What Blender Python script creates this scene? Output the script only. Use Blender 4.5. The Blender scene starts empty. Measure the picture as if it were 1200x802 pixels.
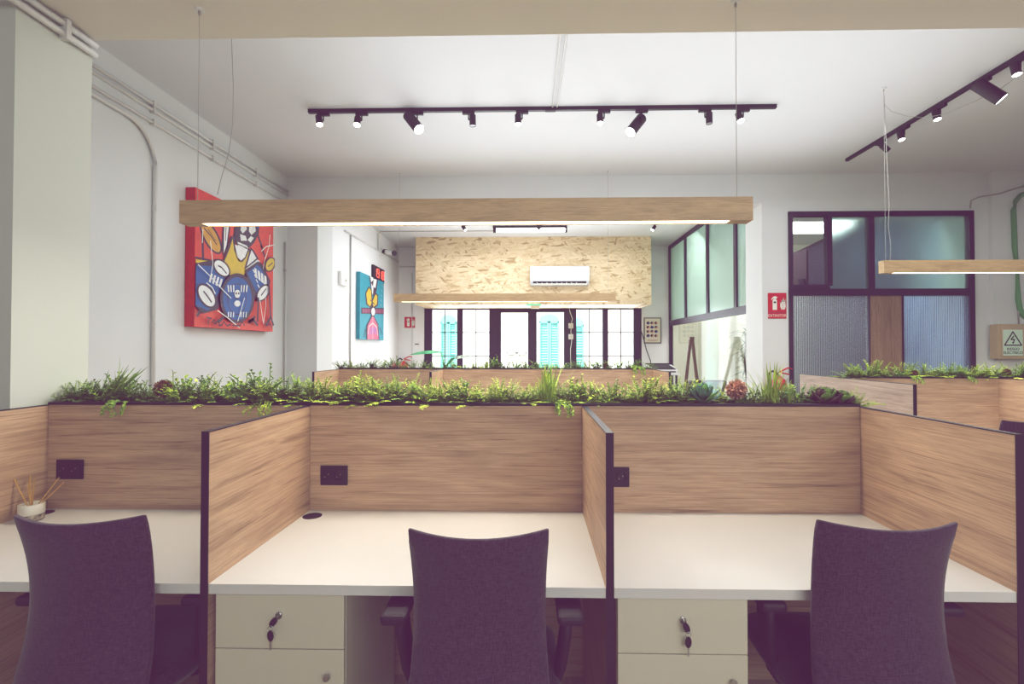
import bpy, bmesh, math, random
from mathutils import Vector, Matrix
R = random.Random(7)
PI = math.pi
SC = bpy.context.scene
C = SC.collection

# ------------------------------------------------------------------ camera
F = 570.0
H = 1.5
YAW = math.atan(12/570.0)
PPX = 611.0        # principal point column: a small sideways lens shift
PIT = math.atan(8/570.0)
cam_d = bpy.data.cameras.new('camera')
cam = bpy.data.objects.new('camera', cam_d)
C.objects.link(cam)
cam.location = (0, 0, H)
cam.rotation_euler = (PI/2 + PIT, 0, YAW)
cam_d.sensor_width = 36
cam_d.lens = 36*F/1200
cam_d.shift_x = (600-PPX)/1200
cam_d.clip_start = 0.02
cam_d.clip_end = 200
SC.camera = cam
_r = Vector((math.cos(YAW), math.sin(YAW), 0))
_f = Vector((-math.sin(YAW)*math.cos(PIT), math.cos(YAW)*math.cos(PIT), math.sin(PIT)))
_u = _r.cross(_f)

def ray(px, py):
    return _f*F + _r*(px-PPX) + _u*(401-py)
O = Vector((0, 0, H))
def P(px, py, Y):
    d = ray(px, py); return O + d*(Y/d.y)
def PX(px, py, X):
    d = ray(px, py); return O + d*(X/d.x)
def PZ(px, py, Z):
    d = ray(px, py); return O + d*((Z-H)/d.z)

# ------------------------------------------------------------------ materials
def newmat(name):
    m = bpy.data.materials.new(name); m.use_nodes = True
    nt = m.node_tree
    return m, nt, nt.nodes['Principled BSDF']
def mat(name, col, rough=.5, metal=0, noise=0.0, nscale=8.0, bump=0, bscale=60, spec=.5, coat=0):
    m, nt, b = newmat(name)
    b.inputs['Roughness'].default_value = rough
    b.inputs['Metallic'].default_value = metal
    b.inputs['Specular IOR Level'].default_value = spec
    b.inputs['Coat Weight'].default_value = coat
    tc = nt.nodes.new('ShaderNodeTexCoord')
    n = nt.nodes.new('ShaderNodeTexNoise'); n.inputs['Scale'].default_value = nscale; n.inputs['Detail'].default_value = 4
    nt.links.new(tc.outputs['Object'], n.inputs['Vector'])
    r = nt.nodes.new('ShaderNodeValToRGB')
    k = noise
    r.color_ramp.elements[0].position = .3; r.color_ramp.elements[1].position = .7
    r.color_ramp.elements[0].color = tuple(max(0, c*(1-k)) for c in col)+(1,)
    r.color_ramp.elements[1].color = tuple(min(1, c*(1+k)) for c in col)+(1,)
    nt.links.new(n.outputs['Fac'], r.inputs['Fac'])
    nt.links.new(r.outputs['Color'], b.inputs['Base Color'])
    if bump:
        n2 = nt.nodes.new('ShaderNodeTexNoise'); n2.inputs['Scale'].default_value = bscale; n2.inputs['Detail'].default_value = 3
        nt.links.new(tc.outputs['Object'], n2.inputs['Vector'])
        bp = nt.nodes.new('ShaderNodeBump'); bp.inputs['Strength'].default_value = bump; bp.inputs['Distance'].default_value = .01
        nt.links.new(n2.outputs['Fac'], bp.inputs['Height'])
        nt.links.new(bp.outputs['Normal'], b.inputs['Normal'])
    return m
def emit(name, col, s):
    m, nt, b = newmat(name)
    b.inputs['Base Color'].default_value = tuple(col)+(1,)
    b.inputs['Emission Color'].default_value = tuple(col)+(1,)
    b.inputs['Emission Strength'].default_value = s
    return m
def wood(name, axis, light=(.66, .46, .31), dark=(.38, .235, .15), tone=1.0, sc=1.0, streak=.75):
    """oak laminate, grain running along the given axis"""
    m, nt, b = newmat(name)
    N, L = nt.nodes.new, nt.links.new
    tc = N('ShaderNodeTexCoord'); oi = N('ShaderNodeObjectInfo')
    add = N('ShaderNodeVectorMath'); add.operation = 'MULTIPLY_ADD'
    L(oi.outputs['Random'], add.inputs[0]); add.inputs[1].default_value = (7, 13, 9)
    L(tc.outputs['Object'], add.inputs[2])
    def noise(scale_along, scale_across, detail, dist):
        mp = N('ShaderNodeMapping')
        s = [scale_across*sc]*3; s[axis] = scale_along*sc
        mp.inputs['Scale'].default_value = s
        L(add.outputs[0], mp.inputs['Vector'])
        n = N('ShaderNodeTexNoise'); n.inputs['Scale'].default_value = 1; n.inputs['Detail'].default_value = detail
        n.inputs['Roughness'].default_value = .62; n.inputs['Distortion'].default_value = dist
        L(mp.outputs[0], n.inputs['Vector']); return n
    n1 = noise(1.2, 26, 9, .7)
    n2 = noise(5.0, 210, 4, .4)
    n3 = noise(1.0, 5.0, 4, 1.5)
    r1 = N('ShaderNodeValToRGB')
    e = r1.color_ramp.elements
    e[0].position = .27; e[0].color = tuple(c*tone for c in dark)+(1,)
    e[1].position = .62; e[1].color = tuple(c*tone for c in light)+(1,)
    k = e.new(.43); k.color = tuple((a*.28+bb*.72)*tone for a, bb in zip(dark, light))+(1,)
    L(n1.outputs['Fac'], r1.inputs['Fac'])
    mx = N('ShaderNodeMix'); mx.data_type = 'RGBA'; mx.blend_type = 'MULTIPLY'; mx.inputs['Factor'].default_value = .55
    r2 = N('ShaderNodeValToRGB'); r2.color_ramp.elements[0].position = .38; r2.color_ramp.elements[1].position = .6
    r2.color_ramp.elements[0].color = (.62, .56, .5, 1)
    L(n2.outputs['Fac'], r2.inputs['Fac'])
    L(r1.outputs['Color'], mx.inputs[6]); L(r2.outputs['Color'], mx.inputs[7])
    mx2 = N('ShaderNodeMix'); mx2.data_type = 'RGBA'; mx2.blend_type = 'MULTIPLY'; mx2.inputs['Factor'].default_value = .5
    r3 = N('ShaderNodeValToRGB'); r3.color_ramp.elements[0].position = .35; r3.color_ramp.elements[1].position = .6
    r3.color_ramp.elements[0].color = (.66, .62, .6, 1)
    L(n3.outputs['Fac'], r3.inputs['Fac'])
    L(mx.outputs[2], mx2.inputs[6]); L(r3.outputs['Color'], mx2.inputs[7])
    n4 = noise(1.0, 48, 7, 2.2)
    r4 = N('ShaderNodeValToRGB'); r4.color_ramp.elements[0].position = .33; r4.color_ramp.elements[1].position = .43
    r4.color_ramp.elements[0].color = (.52, .45, .40, 1)
    L(n4.outputs['Fac'], r4.inputs['Fac'])
    mx3 = N('ShaderNodeMix'); mx3.data_type = 'RGBA'; mx3.blend_type = 'MULTIPLY'; mx3.inputs['Factor'].default_value = streak
    L(mx2.outputs[2], mx3.inputs[6]); L(r4.outputs['Color'], mx3.inputs[7])
    L(mx3.outputs[2], b.inputs['Base Color'])
    b.inputs['Roughness'].default_value = .5
    bp = N('ShaderNodeBump'); bp.inputs['Strength'].default_value = .12; bp.inputs['Distance'].default_value = .004
    L(n2.outputs['Fac'], bp.inputs['Height']); L(bp.outputs['Normal'], b.inputs['Normal'])
    return m
def osb():
    m, nt, b = newmat('strand_board')
    N, L = nt.nodes.new, nt.links.new
    tc = N('ShaderNodeTexCoord')
    nz = N('ShaderNodeTexNoise'); nz.inputs['Scale'].default_value = 2.6; nz.inputs['Detail'].default_value = 2
    L(tc.outputs['Object'], nz.inputs['Vector'])
    prev = None
    for i, (rot, sx, sz) in enumerate(((.5, 7, 30), (-.8, 8, 33), (1.5, 7, 30), (-.15, 7, 28), (1.0, 7, 31), (2.4, 7, 32), (.1, 7, 30))):
        m0 = N('ShaderNodeMapping'); m0.inputs['Rotation'].default_value = (0, rot, 0)
        mp = N('ShaderNodeMapping'); mp.inputs['Scale'].default_value = (sx, .2, sz)
        mp.inputs['Location'].default_value = (i*3.7, 0, i*1.9)
        mxv = N('ShaderNodeMix'); mxv.data_type = 'VECTOR'; mxv.inputs['Factor'].default_value = .06
        L(tc.outputs['Object'], mxv.inputs[4]); L(nz.outputs['Color'], mxv.inputs[5])
        L(mxv.outputs[1], m0.inputs['Vector']); L(m0.outputs[0], mp.inputs['Vector'])
        v = N('ShaderNodeTexVoronoi'); v.inputs['Scale'].default_value = 1
        L(mp.outputs[0], v.inputs['Vector'])
        sp = N('ShaderNodeSeparateColor'); L(v.outputs['Color'], sp.inputs[0])
        r = N('ShaderNodeValToRGB'); e = r.color_ramp.elements
        e[0].position = 0; e[0].color = (.34, .215, .10, 1)
        e[1].position = 1; e[1].color = (.70, .55, .36, 1)
        k = e.new(.16); k.color = (.56, .405, .235, 1)
        k = e.new(.55); k.color = (.64, .49, .31, 1)
        L(sp.outputs[0], r.inputs['Fac'])
        if prev is None: prev = r.outputs['Color']
        else:
            mk = N('ShaderNodeMath'); mk.operation = 'GREATER_THAN'; mk.inputs[1].default_value = .52
            L(sp.outputs[1], mk.inputs[0])
            mx = N('ShaderNodeMix'); mx.data_type = 'RGBA'
            L(mk.outputs[0], mx.inputs['Factor']); L(prev, mx.inputs[6]); L(r.outputs['Color'], mx.inputs[7])
            prev = mx.outputs[2]
    L(prev, b.inputs['Base Color']); b.inputs['Roughness'].default_value = .55
    return m
def fabric(name, col):
    m, nt, b = newmat(name)
    N, L = nt.nodes.new, nt.links.new
    tc = N('ShaderNodeTexCoord')
    def n(s):
        mp = N('ShaderNodeMapping'); mp.inputs['Scale'].default_value = s; L(tc.outputs['Object'], mp.inputs['Vector'])
        t = N('ShaderNodeTexNoise'); t.inputs['Scale'].default_value = 1; t.inputs['Detail'].default_value = 2
        L(mp.outputs[0], t.inputs['Vector']); return t
    a, c = n((420, 60, 60)), n((60, 60, 420))
    ad = N('ShaderNodeMath'); ad.operation = 'ADD'; L(a.outputs['Fac'], ad.inputs[0]); L(c.outputs['Fac'], ad.inputs[1])
    hf = N('ShaderNodeMath'); hf.operation = 'MULTIPLY'; hf.inputs[1].default_value = .5; L(ad.outputs[0], hf.inputs[0])
    r = N('ShaderNodeValToRGB'); r.color_ramp.elements[0].position = .35; r.color_ramp.elements[1].position = .66
    r.color_ramp.elements[0].color = tuple(x*.5 for x in col)+(1,); r.color_ramp.elements[1].color = tuple(x*1.5 for x in col)+(1,)
    L(hf.outputs[0], r.inputs['Fac']); L(r.outputs['Color'], b.inputs['Base Color'])
    b.inputs['Roughness'].default_value = .95; b.inputs['Specular IOR Level'].default_value = .15
    b.inputs['Sheen Weight'].default_value = .25
    bp = N('ShaderNodeBump'); bp.inputs['Strength'].default_value = .35; bp.inputs['Distance'].default_value = .002
    L(hf.outputs[0], bp.inputs['Height']); L(bp.outputs['Normal'], b.inputs['Normal'])
    return m
def glass(name, col=(1, 1, 1), rough=0.0, bump=0, bscale=200, mixt=None, ior=1.25, fres=1.35):
    """thin window glass: a mix of see-through (optionally scattering) and gloss"""
    m, nt, b = newmat(name)
    N, L = nt.nodes.new, nt.links.new
    nt.nodes.remove(b)
    out = nt.nodes['Material Output']
    if rough == 0: t = N('ShaderNodeBsdfTransparent')
    else:
        t = N('ShaderNodeBsdfRefraction'); t.inputs['Roughness'].default_value = rough; t.inputs['IOR'].default_value = ior
    t.inputs['Color'].default_value = tuple(col)+(1,)
    g = N('ShaderNodeBsdfGlossy'); g.inputs['Roughness'].default_value = .04 if rough == 0 else .2
    base = t.outputs[0]
    if mixt:
        tr = N('ShaderNodeBsdfTranslucent'); tr.inputs['Color'].default_value = tuple(mixt[0])+(1,)
        df = N('ShaderNodeBsdfDiffuse'); df.inputs['Color'].default_value = tuple(mixt[0])+(1,)
        m0 = N('ShaderNodeMixShader'); m0.inputs[0].default_value = .45
        L(tr.outputs[0], m0.inputs[1]); L(df.outputs[0], m0.inputs[2])
        m1 = N('ShaderNodeMixShader'); m1.inputs[0].default_value = mixt[1]
        L(base, m1.inputs[1]); L(m0.outputs[0], m1.inputs[2]); base = m1.outputs[0]
    fr = N('ShaderNodeFresnel'); ge = N('ShaderNodeNewGeometry')
    mr = N('ShaderNodeMapRange'); mr.inputs['To Min'].default_value = fres; mr.inputs['To Max'].default_value = 1/fres
    L(ge.outputs['Backfacing'], mr.inputs['Value']); L(mr.outputs[0], fr.inputs['IOR'])
    m2 = N('ShaderNodeMixShader'); L(fr.outputs[0], m2.inputs[0]); L(base, m2.inputs[1]); L(g.outputs[0], m2.inputs[2])
    L(m2.outputs[0], out.inputs['Surface'])
    if bump:
        tc = N('ShaderNodeTexCoord'); nz = N('ShaderNodeTexNoise'); nz.inputs['Scale'].default_value = bscale
        L(tc.outputs['Object'], nz.inputs['Vector'])
        bp = N('ShaderNodeBump'); bp.inputs['Strength'].default_value = bump; bp.inputs['Distance'].default_value = .003
        L(nz.outputs['Fac'], bp.inputs['Height'])
        for s in (t, g): L(bp.outputs['Normal'], s.inputs['Normal'])
    return m

BLACK = (.014, .007, .014)
M = {}
M['wall'] = mat('painted_plaster', (.69, .705, .71), .85, noise=.02, nscale=1.5, bump=.15, bscale=9)
M['wall_cool'] = mat('bright_plaster', (.8, .8, .82), .85, noise=.02, nscale=1.5, bump=.1, bscale=9)
M['ceil'] = mat('ceiling_plaster', (.67, .68, .705), .9, noise=.02, nscale=.7, bump=.1, bscale=5)
M['beam'] = mat('beam_plaster', (.80, .76, .70), .9, noise=.02, nscale=.7)
M['pier'] = mat('cream_plaster', (.62, .64, .58), .9, noise=.02, nscale=.7)
M['cream_wall'] = mat('cream_wall', (.74, .73, .63), .9, noise=.02, nscale=.7)
M['floor'] = wood('floor_boards', 1, (.52, .43, .31), (.36, .28, .2), sc=.8)
M['woodx'] = wood('oak_laminate_x', 0)
M['woody'] = wood('oak_laminate_y', 1)
M['woodz'] = wood('oak_laminate_z', 2, (.36, .24, .165), (.2, .12, .075), sc=1.4)
M['woodpale'] = wood('pale_oak_laminate', 1, (.56, .44, .37), (.38, .28, .23))
M['lampwood'] = wood('lamp_veneer', 0, (.66, .475, .27), (.60, .43, .24), sc=2.5, streak=.25)
M['easelwood'] = wood('easel_wood', 2, (.19, .105, .07), (.09, .05, .035), sc=3)
M['osb'] = osb()
M['white'] = mat('white_laminate', (.70, .68, .65), .42, noise=.01, spec=.35)
M['cream'] = mat('cream_laminate', (.66, .61, .49), .45, noise=.01)
M['black'] = mat('black_metal', BLACK, .45, noise=.1)
M['blackmatte'] = mat('black_plastic', BLACK, .6, noise=.1)
M['frame'] = mat('flare_tinted_frame_paint', (.026, .010, .036), .4, noise=.1)  # dark paint with the bluish-purple of window flare put into its colour
M['soil'] = mat('dark_soil', (.02, .012, .012), .95, noise=.5, nscale=60)
M['chrome'] = mat('chrome', (.7, .7, .72), .18, 1)
M['steel'] = mat('dull_metal', (.5, .48, .46), .35, 1)
M['chair'] = fabric('charcoal_fabric', (.068, .040, .068))
M['darkfab'] = fabric('seat_fabric', (.03, .02, .034))
M['pipe'] = mat('white_conduit', (.68, .67, .66), .5)
M['pipegreen'] = mat('green_conduit', (.10, .33, .13), .5)
M['wire'] = mat('grey_wire', (.42, .40, .38), .5)
M['plastic'] = mat('white_plastic', (.78, .78, .77), .4)
M['acwhite'] = mat('air_conditioner_white', (.56, .57, .60), .35)
M['red'] = mat('sign_red', (.56, .018, .03), .4)
M['extred'] = mat('extinguisher_red', (.55, .03, .035), .3, coat=.5)
M['signwhite'] = mat('sign_white', (.8, .8, .74), .5)
M['signgreen'] = mat('sign_pale_green', (.62, .76, .64), .5)
M['boxbeige'] = mat('box_beige', (.50, .385, .25), .5, noise=.06)
M['teal'] = mat('teal_shutter_paint', (.17, .62, .55), .5, noise=.05)
M['paleshut'] = mat('pale_shutter_paint', (.72, .70, .66), .5, noise=.05)
M['facade'] = mat('facade_render', (.86, .85, .83), .9, noise=.02)
M['lens'] = emit('lens_glow', (1, .97, .93), 9)
M['lenshot'] = emit('lens_bright_glow', (1, .98, .95), 30)
M['lensdim'] = mat('unlit_lens', (.25, .22, .24), .25)
M['strip'] = emit('warm_strip_glow', (1, .86, .66), 7)
M['tube'] = emit('tube_glow', (1, .99, .98), 4)
M['led'] = emit('led_red', (1, .10, .07), 1.5)
M['exitgreen'] = emit('exit_green', (.03, .42, .24), .5)
M['clear'] = glass('clear_glass', (.97, .98, .97), fres=1.2)
M['officeglass'] = glass('office_clear_glass', (.95, .97, .94), fres=1.2)
M['frost'] = glass('frosted_glass', (.80, .93, .88), .42, .25, 60, ((.70, .86, .80), .45))
M['frostgrey'] = glass('frosted_grey_glass', (.80, .92, .90), .38, .25, 60, ((.55, .70, .68), .05))
M['reed'] = glass('reeded_glass', (.80, .86, .96), .08, .0, 60, ((.50, .56, .70), .30), 1.45)  # slight blue of the office daylight is put into the glass colour
M['reeddaylit'] = glass('daylit_reeded_glass', (.70, .82, 1.0), .08, .0, 60, ((.40, .52, .86), .30), 1.45)  # bluer copy of the reeded glass: office daylight painted into its tint
M['muntin'] = mat('grey_muntin_paint', (.20, .17, .19), .5)
M['ceramic'] = mat('white_ceramic', (.68, .66, .58), .3)
M['patt'] = mat('patterned_ceramic', (.26, .22, .17), .4, noise=.9, nscale=55)
M['reedstick'] = mat('rattan_reed', (.56, .33, .10), .7, noise=.15)
M['leafA'] = mat('fern_leaf', (.27, .40, .04), .6, noise=.4, nscale=30)
M['leafB'] = mat('yellow_green_leaf', (.43, .53, .06), .6, noise=.35, nscale=30)
M['leafC'] = mat('deep_green_leaf', (.15, .26, .04), .6, noise=.4, nscale=30)
M['grass'] = mat('grass_blade', (.30, .42, .07), .6, noise=.3, nscale=20)
M['leafD'] = mat('fresh_green_leaf', (.13, .30, .06), .6, noise=.35, nscale=30)
M['blueleaf'] = mat('blue_green_leaf', (.10, .22, .17), .5, noise=.3, nscale=20)
M['purpleleaf'] = mat('purple_leaf', (.10, .055, .045), .45, noise=.5, nscale=16)
M['pinkflower'] = mat('pink_dried_flower', (.55, .30, .22), .8, noise=.35, nscale=50)
M['brownflower'] = mat('brown_dried_flower', (.22, .10, .05), .8, noise=.4, nscale=50)
M['bigleaf'] = mat('broad_leaf', (.06, .30, .15), .4, noise=.4, nscale=10)
M['stripeleaf'] = mat('pale_striped_leaf', (.35, .42, .38), .4, noise=.7, nscale=40)
M['spike'] = mat('spiky_leaf', (.07, .16, .09), .5, noise=.4, nscale=15)
M['pot'] = mat('grey_pot', (.12, .10, .12), .6)
M['sofa'] = fabric('sofa_fabric', (.05, .035, .055))
M['cab'] = mat('dark_cabinet', (.035, .016, .035), .5, noise=.1)
M['paper'] = mat('poster_paper', (.74, .69, .58), .7)
M['printw'] = mat('printer_white', (.72, .71, .72), .4)
for nm, c in dict(p_red=(.66, .055, .028), p_dark=(.045, .012, .05), p_blue=(.004, .085, .33), p_yellow=(.62, .42, .02), p_white=(.74, .74, .74),
                  p_orange=(.6, .3, .03), p_teal=(.0, .27, .37), p_pink=(.58, .10, .20), p_maroon=(.22, .03, .10), p_violet=(.45, .12, .36),
                  p_tan=(.55, .28, .2), p_side=(.60, .03, .015)).items():
    M[nm] = mat('paint_'+nm[2:], c, .55, noise=.08, nscale=14)

# ------------------------------------------------------------------ builders
class MB:
    def __init__(s):
        s.v = []; s.f = []; s.m = []; s.mats = []; s.sm = []
    def mi(s, m):
        if m not in s.mats: s.mats.append(m)
        return s.mats.index(m)
    def add(s, vs, fs, m, smooth=False):
        b = len(s.v); i = s.mi(m)
        s.v += [tuple(v) for v in vs]
        for f in fs:
            s.f.append([b+k for k in f]); s.m.append(i); s.sm.append(smooth)
        return s
    def box(s, x0, x1, y0, y1, z0, z1, m):
        vs = [(x, y, z) for x in (x0, x1) for y in (y0, y1) for z in (z0, z1)]
        return s.add(vs, [(0, 1, 3, 2), (4, 6, 7, 5), (0, 4, 5, 1), (2, 3, 7, 6), (0, 2, 6, 4), (1, 5, 7, 3)], m)
    def rbox(s, x0, x1, y0, y1, z0, z1, m, r=.005):
        bm = bmesh.new(); bmesh.ops.create_cube(bm, size=1)
        for v in bm.verts:
            v.co = Vector(((x0+x1)/2+v.co.x*(x1-x0), (y0+y1)/2+v.co.y*(y1-y0), (z0+z1)/2+v.co.z*(z1-z0)))
        bmesh.ops.bevel(bm, geom=bm.edges[:], offset=r, segments=2, affect='EDGES', profile=.5)
        bm.verts.index_update()
        s.add([v.co for v in bm.verts], [[v.index for v in f.verts] for f in bm.faces], m); bm.free(); return s
    def cyl(s, a, b, r0, m, r1=None, n=16, caps=True, smooth=True):
        a, b = Vector(a), Vector(b); r1 = r0 if r1 is None else r1
        d = (b-a).normalized(); q = d.to_track_quat('Z', 'Y').to_matrix()
        vs = []
        for p, r in ((a, r0), (b, r1)):
            for k in range(n):
                t = 2*PI*k/n; vs.append(p+q@Vector((r*math.cos(t), r*math.sin(t), 0)))
        s.add(vs, [(k, (k+1) % n, n+(k+1) % n, n+k) for k in range(n)], m, smooth)
        if caps:
            s.add(vs[:n], [list(range(n))[::-1]], m); s.add(vs[n:], [list(range(n))], m)
        return s
    def tube(s, pts, r, m, n=8):
        pts = [Vector(p) for p in pts]; rings = []
        for i, p in enumerate(pts):
            d = (pts[min(i+1, len(pts)-1)]-pts[max(i-1, 0)]).normalized()
            q = d.to_track_quat('Z', 'Y').to_matrix()
            if abs(d.z) > .999: q = Matrix.Identity(3)
            rr = r[i] if isinstance(r, (list, tuple)) else r
            rings.append([p+q@Vector((rr*math.cos(2*PI*k/n), rr*math.sin(2*PI*k/n), 0)) for k in range(n)])
        # align rings to avoid twisting
        for i in range(1, len(rings)):
            best = min(range(n), key=lambda o: sum((rings[i][(k+o) % n]-rings[i-1][k]).length for k in range(0, n, 2)))
            rings[i] = [rings[i][(k+best) % n] for k in range(n)]
        vs = [v for r_ in rings for v in r_]
        fs = [(i*n+k, i*n+(k+1) % n, (i+1)*n+(k+1) % n, (i+1)*n+k) for i in range(len(rings)-1) for k in range(n)]
        fs += [list(range(n))[::-1], [len(vs)-n+k for k in range(n)]]
        return s.add(vs, fs, m, True)
    def lathe(s, prof, c, m, n=24, smooth=True):
        c = Vector(c); vs = []
        for r, z in prof:
            for k in range(n): vs.append(c+Vector((r*math.cos(2*PI*k/n), r*math.sin(2*PI*k/n), z)))
        fs = [(i*n+k, i*n+(k+1) % n, (i+1)*n+(k+1) % n, (i+1)*n+k) for i in range(len(prof)-1) for k in range(n)]
        if prof[0][0] > 1e-4: fs.append(list(range(n))[::-1])
        if prof[-1][0] > 1e-4: fs.append([len(vs)-n+k for k in range(n)])
        return s.add(vs, fs, m, smooth)
    def ball(s, c, r, m, n=12):
        rx = r if isinstance(r, (tuple, list)) else (r, r, r)
        vs, fs = [], []
        for i in range(n+1):
            for k in range(n):
                a, t = PI*i/n, 2*PI*k/n
                vs.append((c[0]+rx[0]*math.sin(a)*math.cos(t), c[1]+rx[1]*math.sin(a)*math.sin(t), c[2]+rx[2]*math.cos(a)))
        fs = [(i*n+k, (i+1)*n+k, (i+1)*n+(k+1) % n, i*n+(k+1) % n) for i in range(n) for k in range(n)]
        return s.add(vs, fs, m, True)
    def prism(s, poly, axis, a, b, m):
        """polygon in the two other axes, extruded along axis from a to b"""
        def pt(p, t):
            q = list(p); q.insert(axis, t); return q
        n = len(poly)
        vs = [pt(p, a) for p in poly]+[pt(p, b) for p in poly]
        return s.add(vs, [list(range(n))[::-1], [n+k for k in range(n)]]+[(k, (k+1) % n, n+(k+1) % n, n+k) for k in range(n)], m)
    def build(s, name, parent=None, loc=None):
        """verts are world coordinates (unless parent sits at the origin); object origin goes to the base"""
        me = bpy.data.meshes.new(name)
        off = Vector((0, 0, 0))
        if parent is not None:
            q = parent; 
            while q is not None: off += q.location; q = q.parent
        elif loc == 'base':
            xs, ys, zs = zip(*s.v); off = Vector(((min(xs)+max(xs))/2, (min(ys)+max(ys))/2, min(zs)))
        elif loc is not None: off = Vector(loc)
        me.from_pydata([tuple(Vector(v)-off) for v in s.v], [], s.f)
        for m in s.mats: me.materials.append(m)
        me.polygons.foreach_set('material_index', s.m)
        me.polygons.foreach_set('use_smooth', s.sm)
        bm = bmesh.new(); bm.from_mesh(me); bmesh.ops.recalc_face_normals(bm, faces=bm.faces[:]); bm.to_mesh(me); bm.free()
        me.update()
        o = bpy.data.objects.new(name, me); C.objects.link(o)
        if parent is not None: o.parent = parent
        else: o.location = off
        return o
def tag(o, label, cat, group=None):
    o['label'] = label; o['category'] = cat
    if group: o['group'] = group
    return o
def thing(name, label, cat, loc=(0, 0, 0), group=None):
    o = bpy.data.objects.new(name, None); C.objects.link(o); o.location = loc
    o.empty_display_size = .1
    return tag(o, label, cat, group)
def struct(name, mb, parent=None):
    o = mb.build(name, parent)
    if parent is None: o['kind'] = 'structure'
    return o
def dup(root, loc, label=None, rotz=None, group=None, scale=None):
    r = root.copy(); C.objects.link(r); r.location = loc
    if rotz is not None: r.rotation_euler = (0, 0, rotz)
    if scale is not None: r.scale = (scale,)*3
    if label: r['label'] = label
    if group: r['group'] = group
    for ch in list(root.children):
        c = ch.copy(); C.objects.link(c); c.parent = r
        for g in list(ch.children):
            d = g.copy(); C.objects.link(d); d.parent = c
    return r
def text_obj(name, body, size, m, parent, mtx, depth=.001):
    cu = bpy.data.curves.new(name, 'FONT'); cu.body = body; cu.size = size; cu.align_x = 'CENTER'; cu.align_y = 'CENTER'; cu.extrude = depth
    t = bpy.data.objects.new('tmp', cu); C.objects.link(t)
    bpy.context.view_layer.update()
    me = bpy.data.meshes.new_from_object(t.evaluated_get(bpy.context.evaluated_depsgraph_get()))
    bpy.data.objects.remove(t); me.transform(mtx)
    me.materials.clear(); me.materials.append(m)
    o = bpy.data.objects.new(name, me); C.objects.link(o); o.parent = parent
    me.transform(Matrix.Translation(-parent.location))
    return o
def bevel(o, w=.003, seg=2):
    b = o.modifiers.new('bevel', 'BEVEL'); b.width = w; b.segments = seg; b.limit_method = 'ANGLE'
    return o
ORD = ['first', 'second', 'third', 'fourth', 'fifth', 'sixth', 'seventh', 'eighth', 'ninth', 'tenth', 'eleventh', 'twelfth', 'thirteenth',
       'fourteenth', 'fifteenth', 'sixteenth', 'seventeenth', 'eighteenth', 'nineteenth', 'twentieth']
def arc(c, r, a0, a1, u, v, n=7):
    c, u, v = Vector(c), Vector(u), Vector(v)
    return [c+u*r*math.cos(a0+(a1-a0)*k/n)+v*r*math.sin(a0+(a1-a0)*k/n) for k in range(n+1)]

# ------------------------------------------------------------------ room shell
CZ = 3.86           # ceiling
YW, YB2 = 6.6, 7.1  # cross wall
XL, XR = P(336, 300, YW).x, 7.2
OX0, OX1 = P(372, 300, YW).x, P(893, 300, YW).x   # opening in the cross wall
YB = 11.2           # back wall
BX = P(467, 330, YB).x          # back room left wall
PXX = P(876, 330, YB2).x+.03     # glass partition plane
struct('floor', MB().box(XL-.2, XR+.2, -3.2, YB+.25, -.1, 0, M['floor']))
struct('ceiling', MB().box(XL-.2, XR+.2, -3.2, YB+.25, CZ, CZ+.15, M['ceil']))
struct('wall_left', MB().box(XL-.2, XL, -3.2, YB2, 0, CZ, M['wall']))
struct('wall_left_back', MB().box(BX-.2, BX, YB2, YB+.2, 0, CZ, M['wall_cool']))
struct('wall_office', MB().box(PXX+.05, XR, YB-.12, YB-.001, 0, CZ, M['cream_wall']))
struct('wall_right', MB().box(XR, XR+.2, -3.2, YB+.2, 0, CZ, M['wall']))
struct('wall_rear', MB().box(XL, XR, -3.2, -3.0, 0, CZ, M['wall']))
WX0, WX1, WZ1 = P(924.5, 300, YW-.02).x, P(1141.5, 300, YW-.02).x, P(1030, 247.5, YW-.02).z
mb = MB()
mb.box(XL, OX0, YW, YB2, 0, CZ, M['wall'])
mb.box(OX0, OX1, YW, YB2, 3.46, CZ, M['wall'])
mb.box(OX1, WX0, YW, YB2, 0, CZ, M['wall'])
mb.box(WX0, WX1, YW, YB2, WZ1, CZ, M['wall'])
mb.box(WX1, XR, YW, YB2, 0, CZ, M['wall'])
struct('wall_middle', mb)
# back wall with the glazed front cut out of it
GX0, GX1 = P(497, 400, YB).x, P(752, 400, YB).x
GZ = 2.53
mb = MB()
mb.box(BX, GX0, YB, YB+.2, 0, CZ, M['wall_cool']); mb.box(GX1, XR, YB, YB+.2, 0, CZ, M['wall_cool'])
mb.box(GX0, GX1, YB, YB+.2, GZ, CZ, M['wall_cool'])
struct('wall_back', mb)
# beam and pilaster near the camera
struct('trim_1', MB().box(XL, XR, 1.75, 2.5, 3.13, CZ, M['beam']))
PLX = P(105, 300, 2.5).x
struct('trim_2', MB().box(XL, PLX, 2.12, 2.5, 0, 3.13, M['pier']))
struct('trim_3', MB().box(P(1164, 300, YW-.06).x, XR, YW-.06, YW, 0, CZ, M['wall']))
for x0, x1, y0, y1, n in ((XL, XL+.012, 2.5, YW, 'baseboard_left'), (BX, BX+.012, YB2, YB, 'baseboard_back')):
    struct(n, MB().box(x0, x1, y0, y1, 0, .09, M['plastic']))

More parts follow.
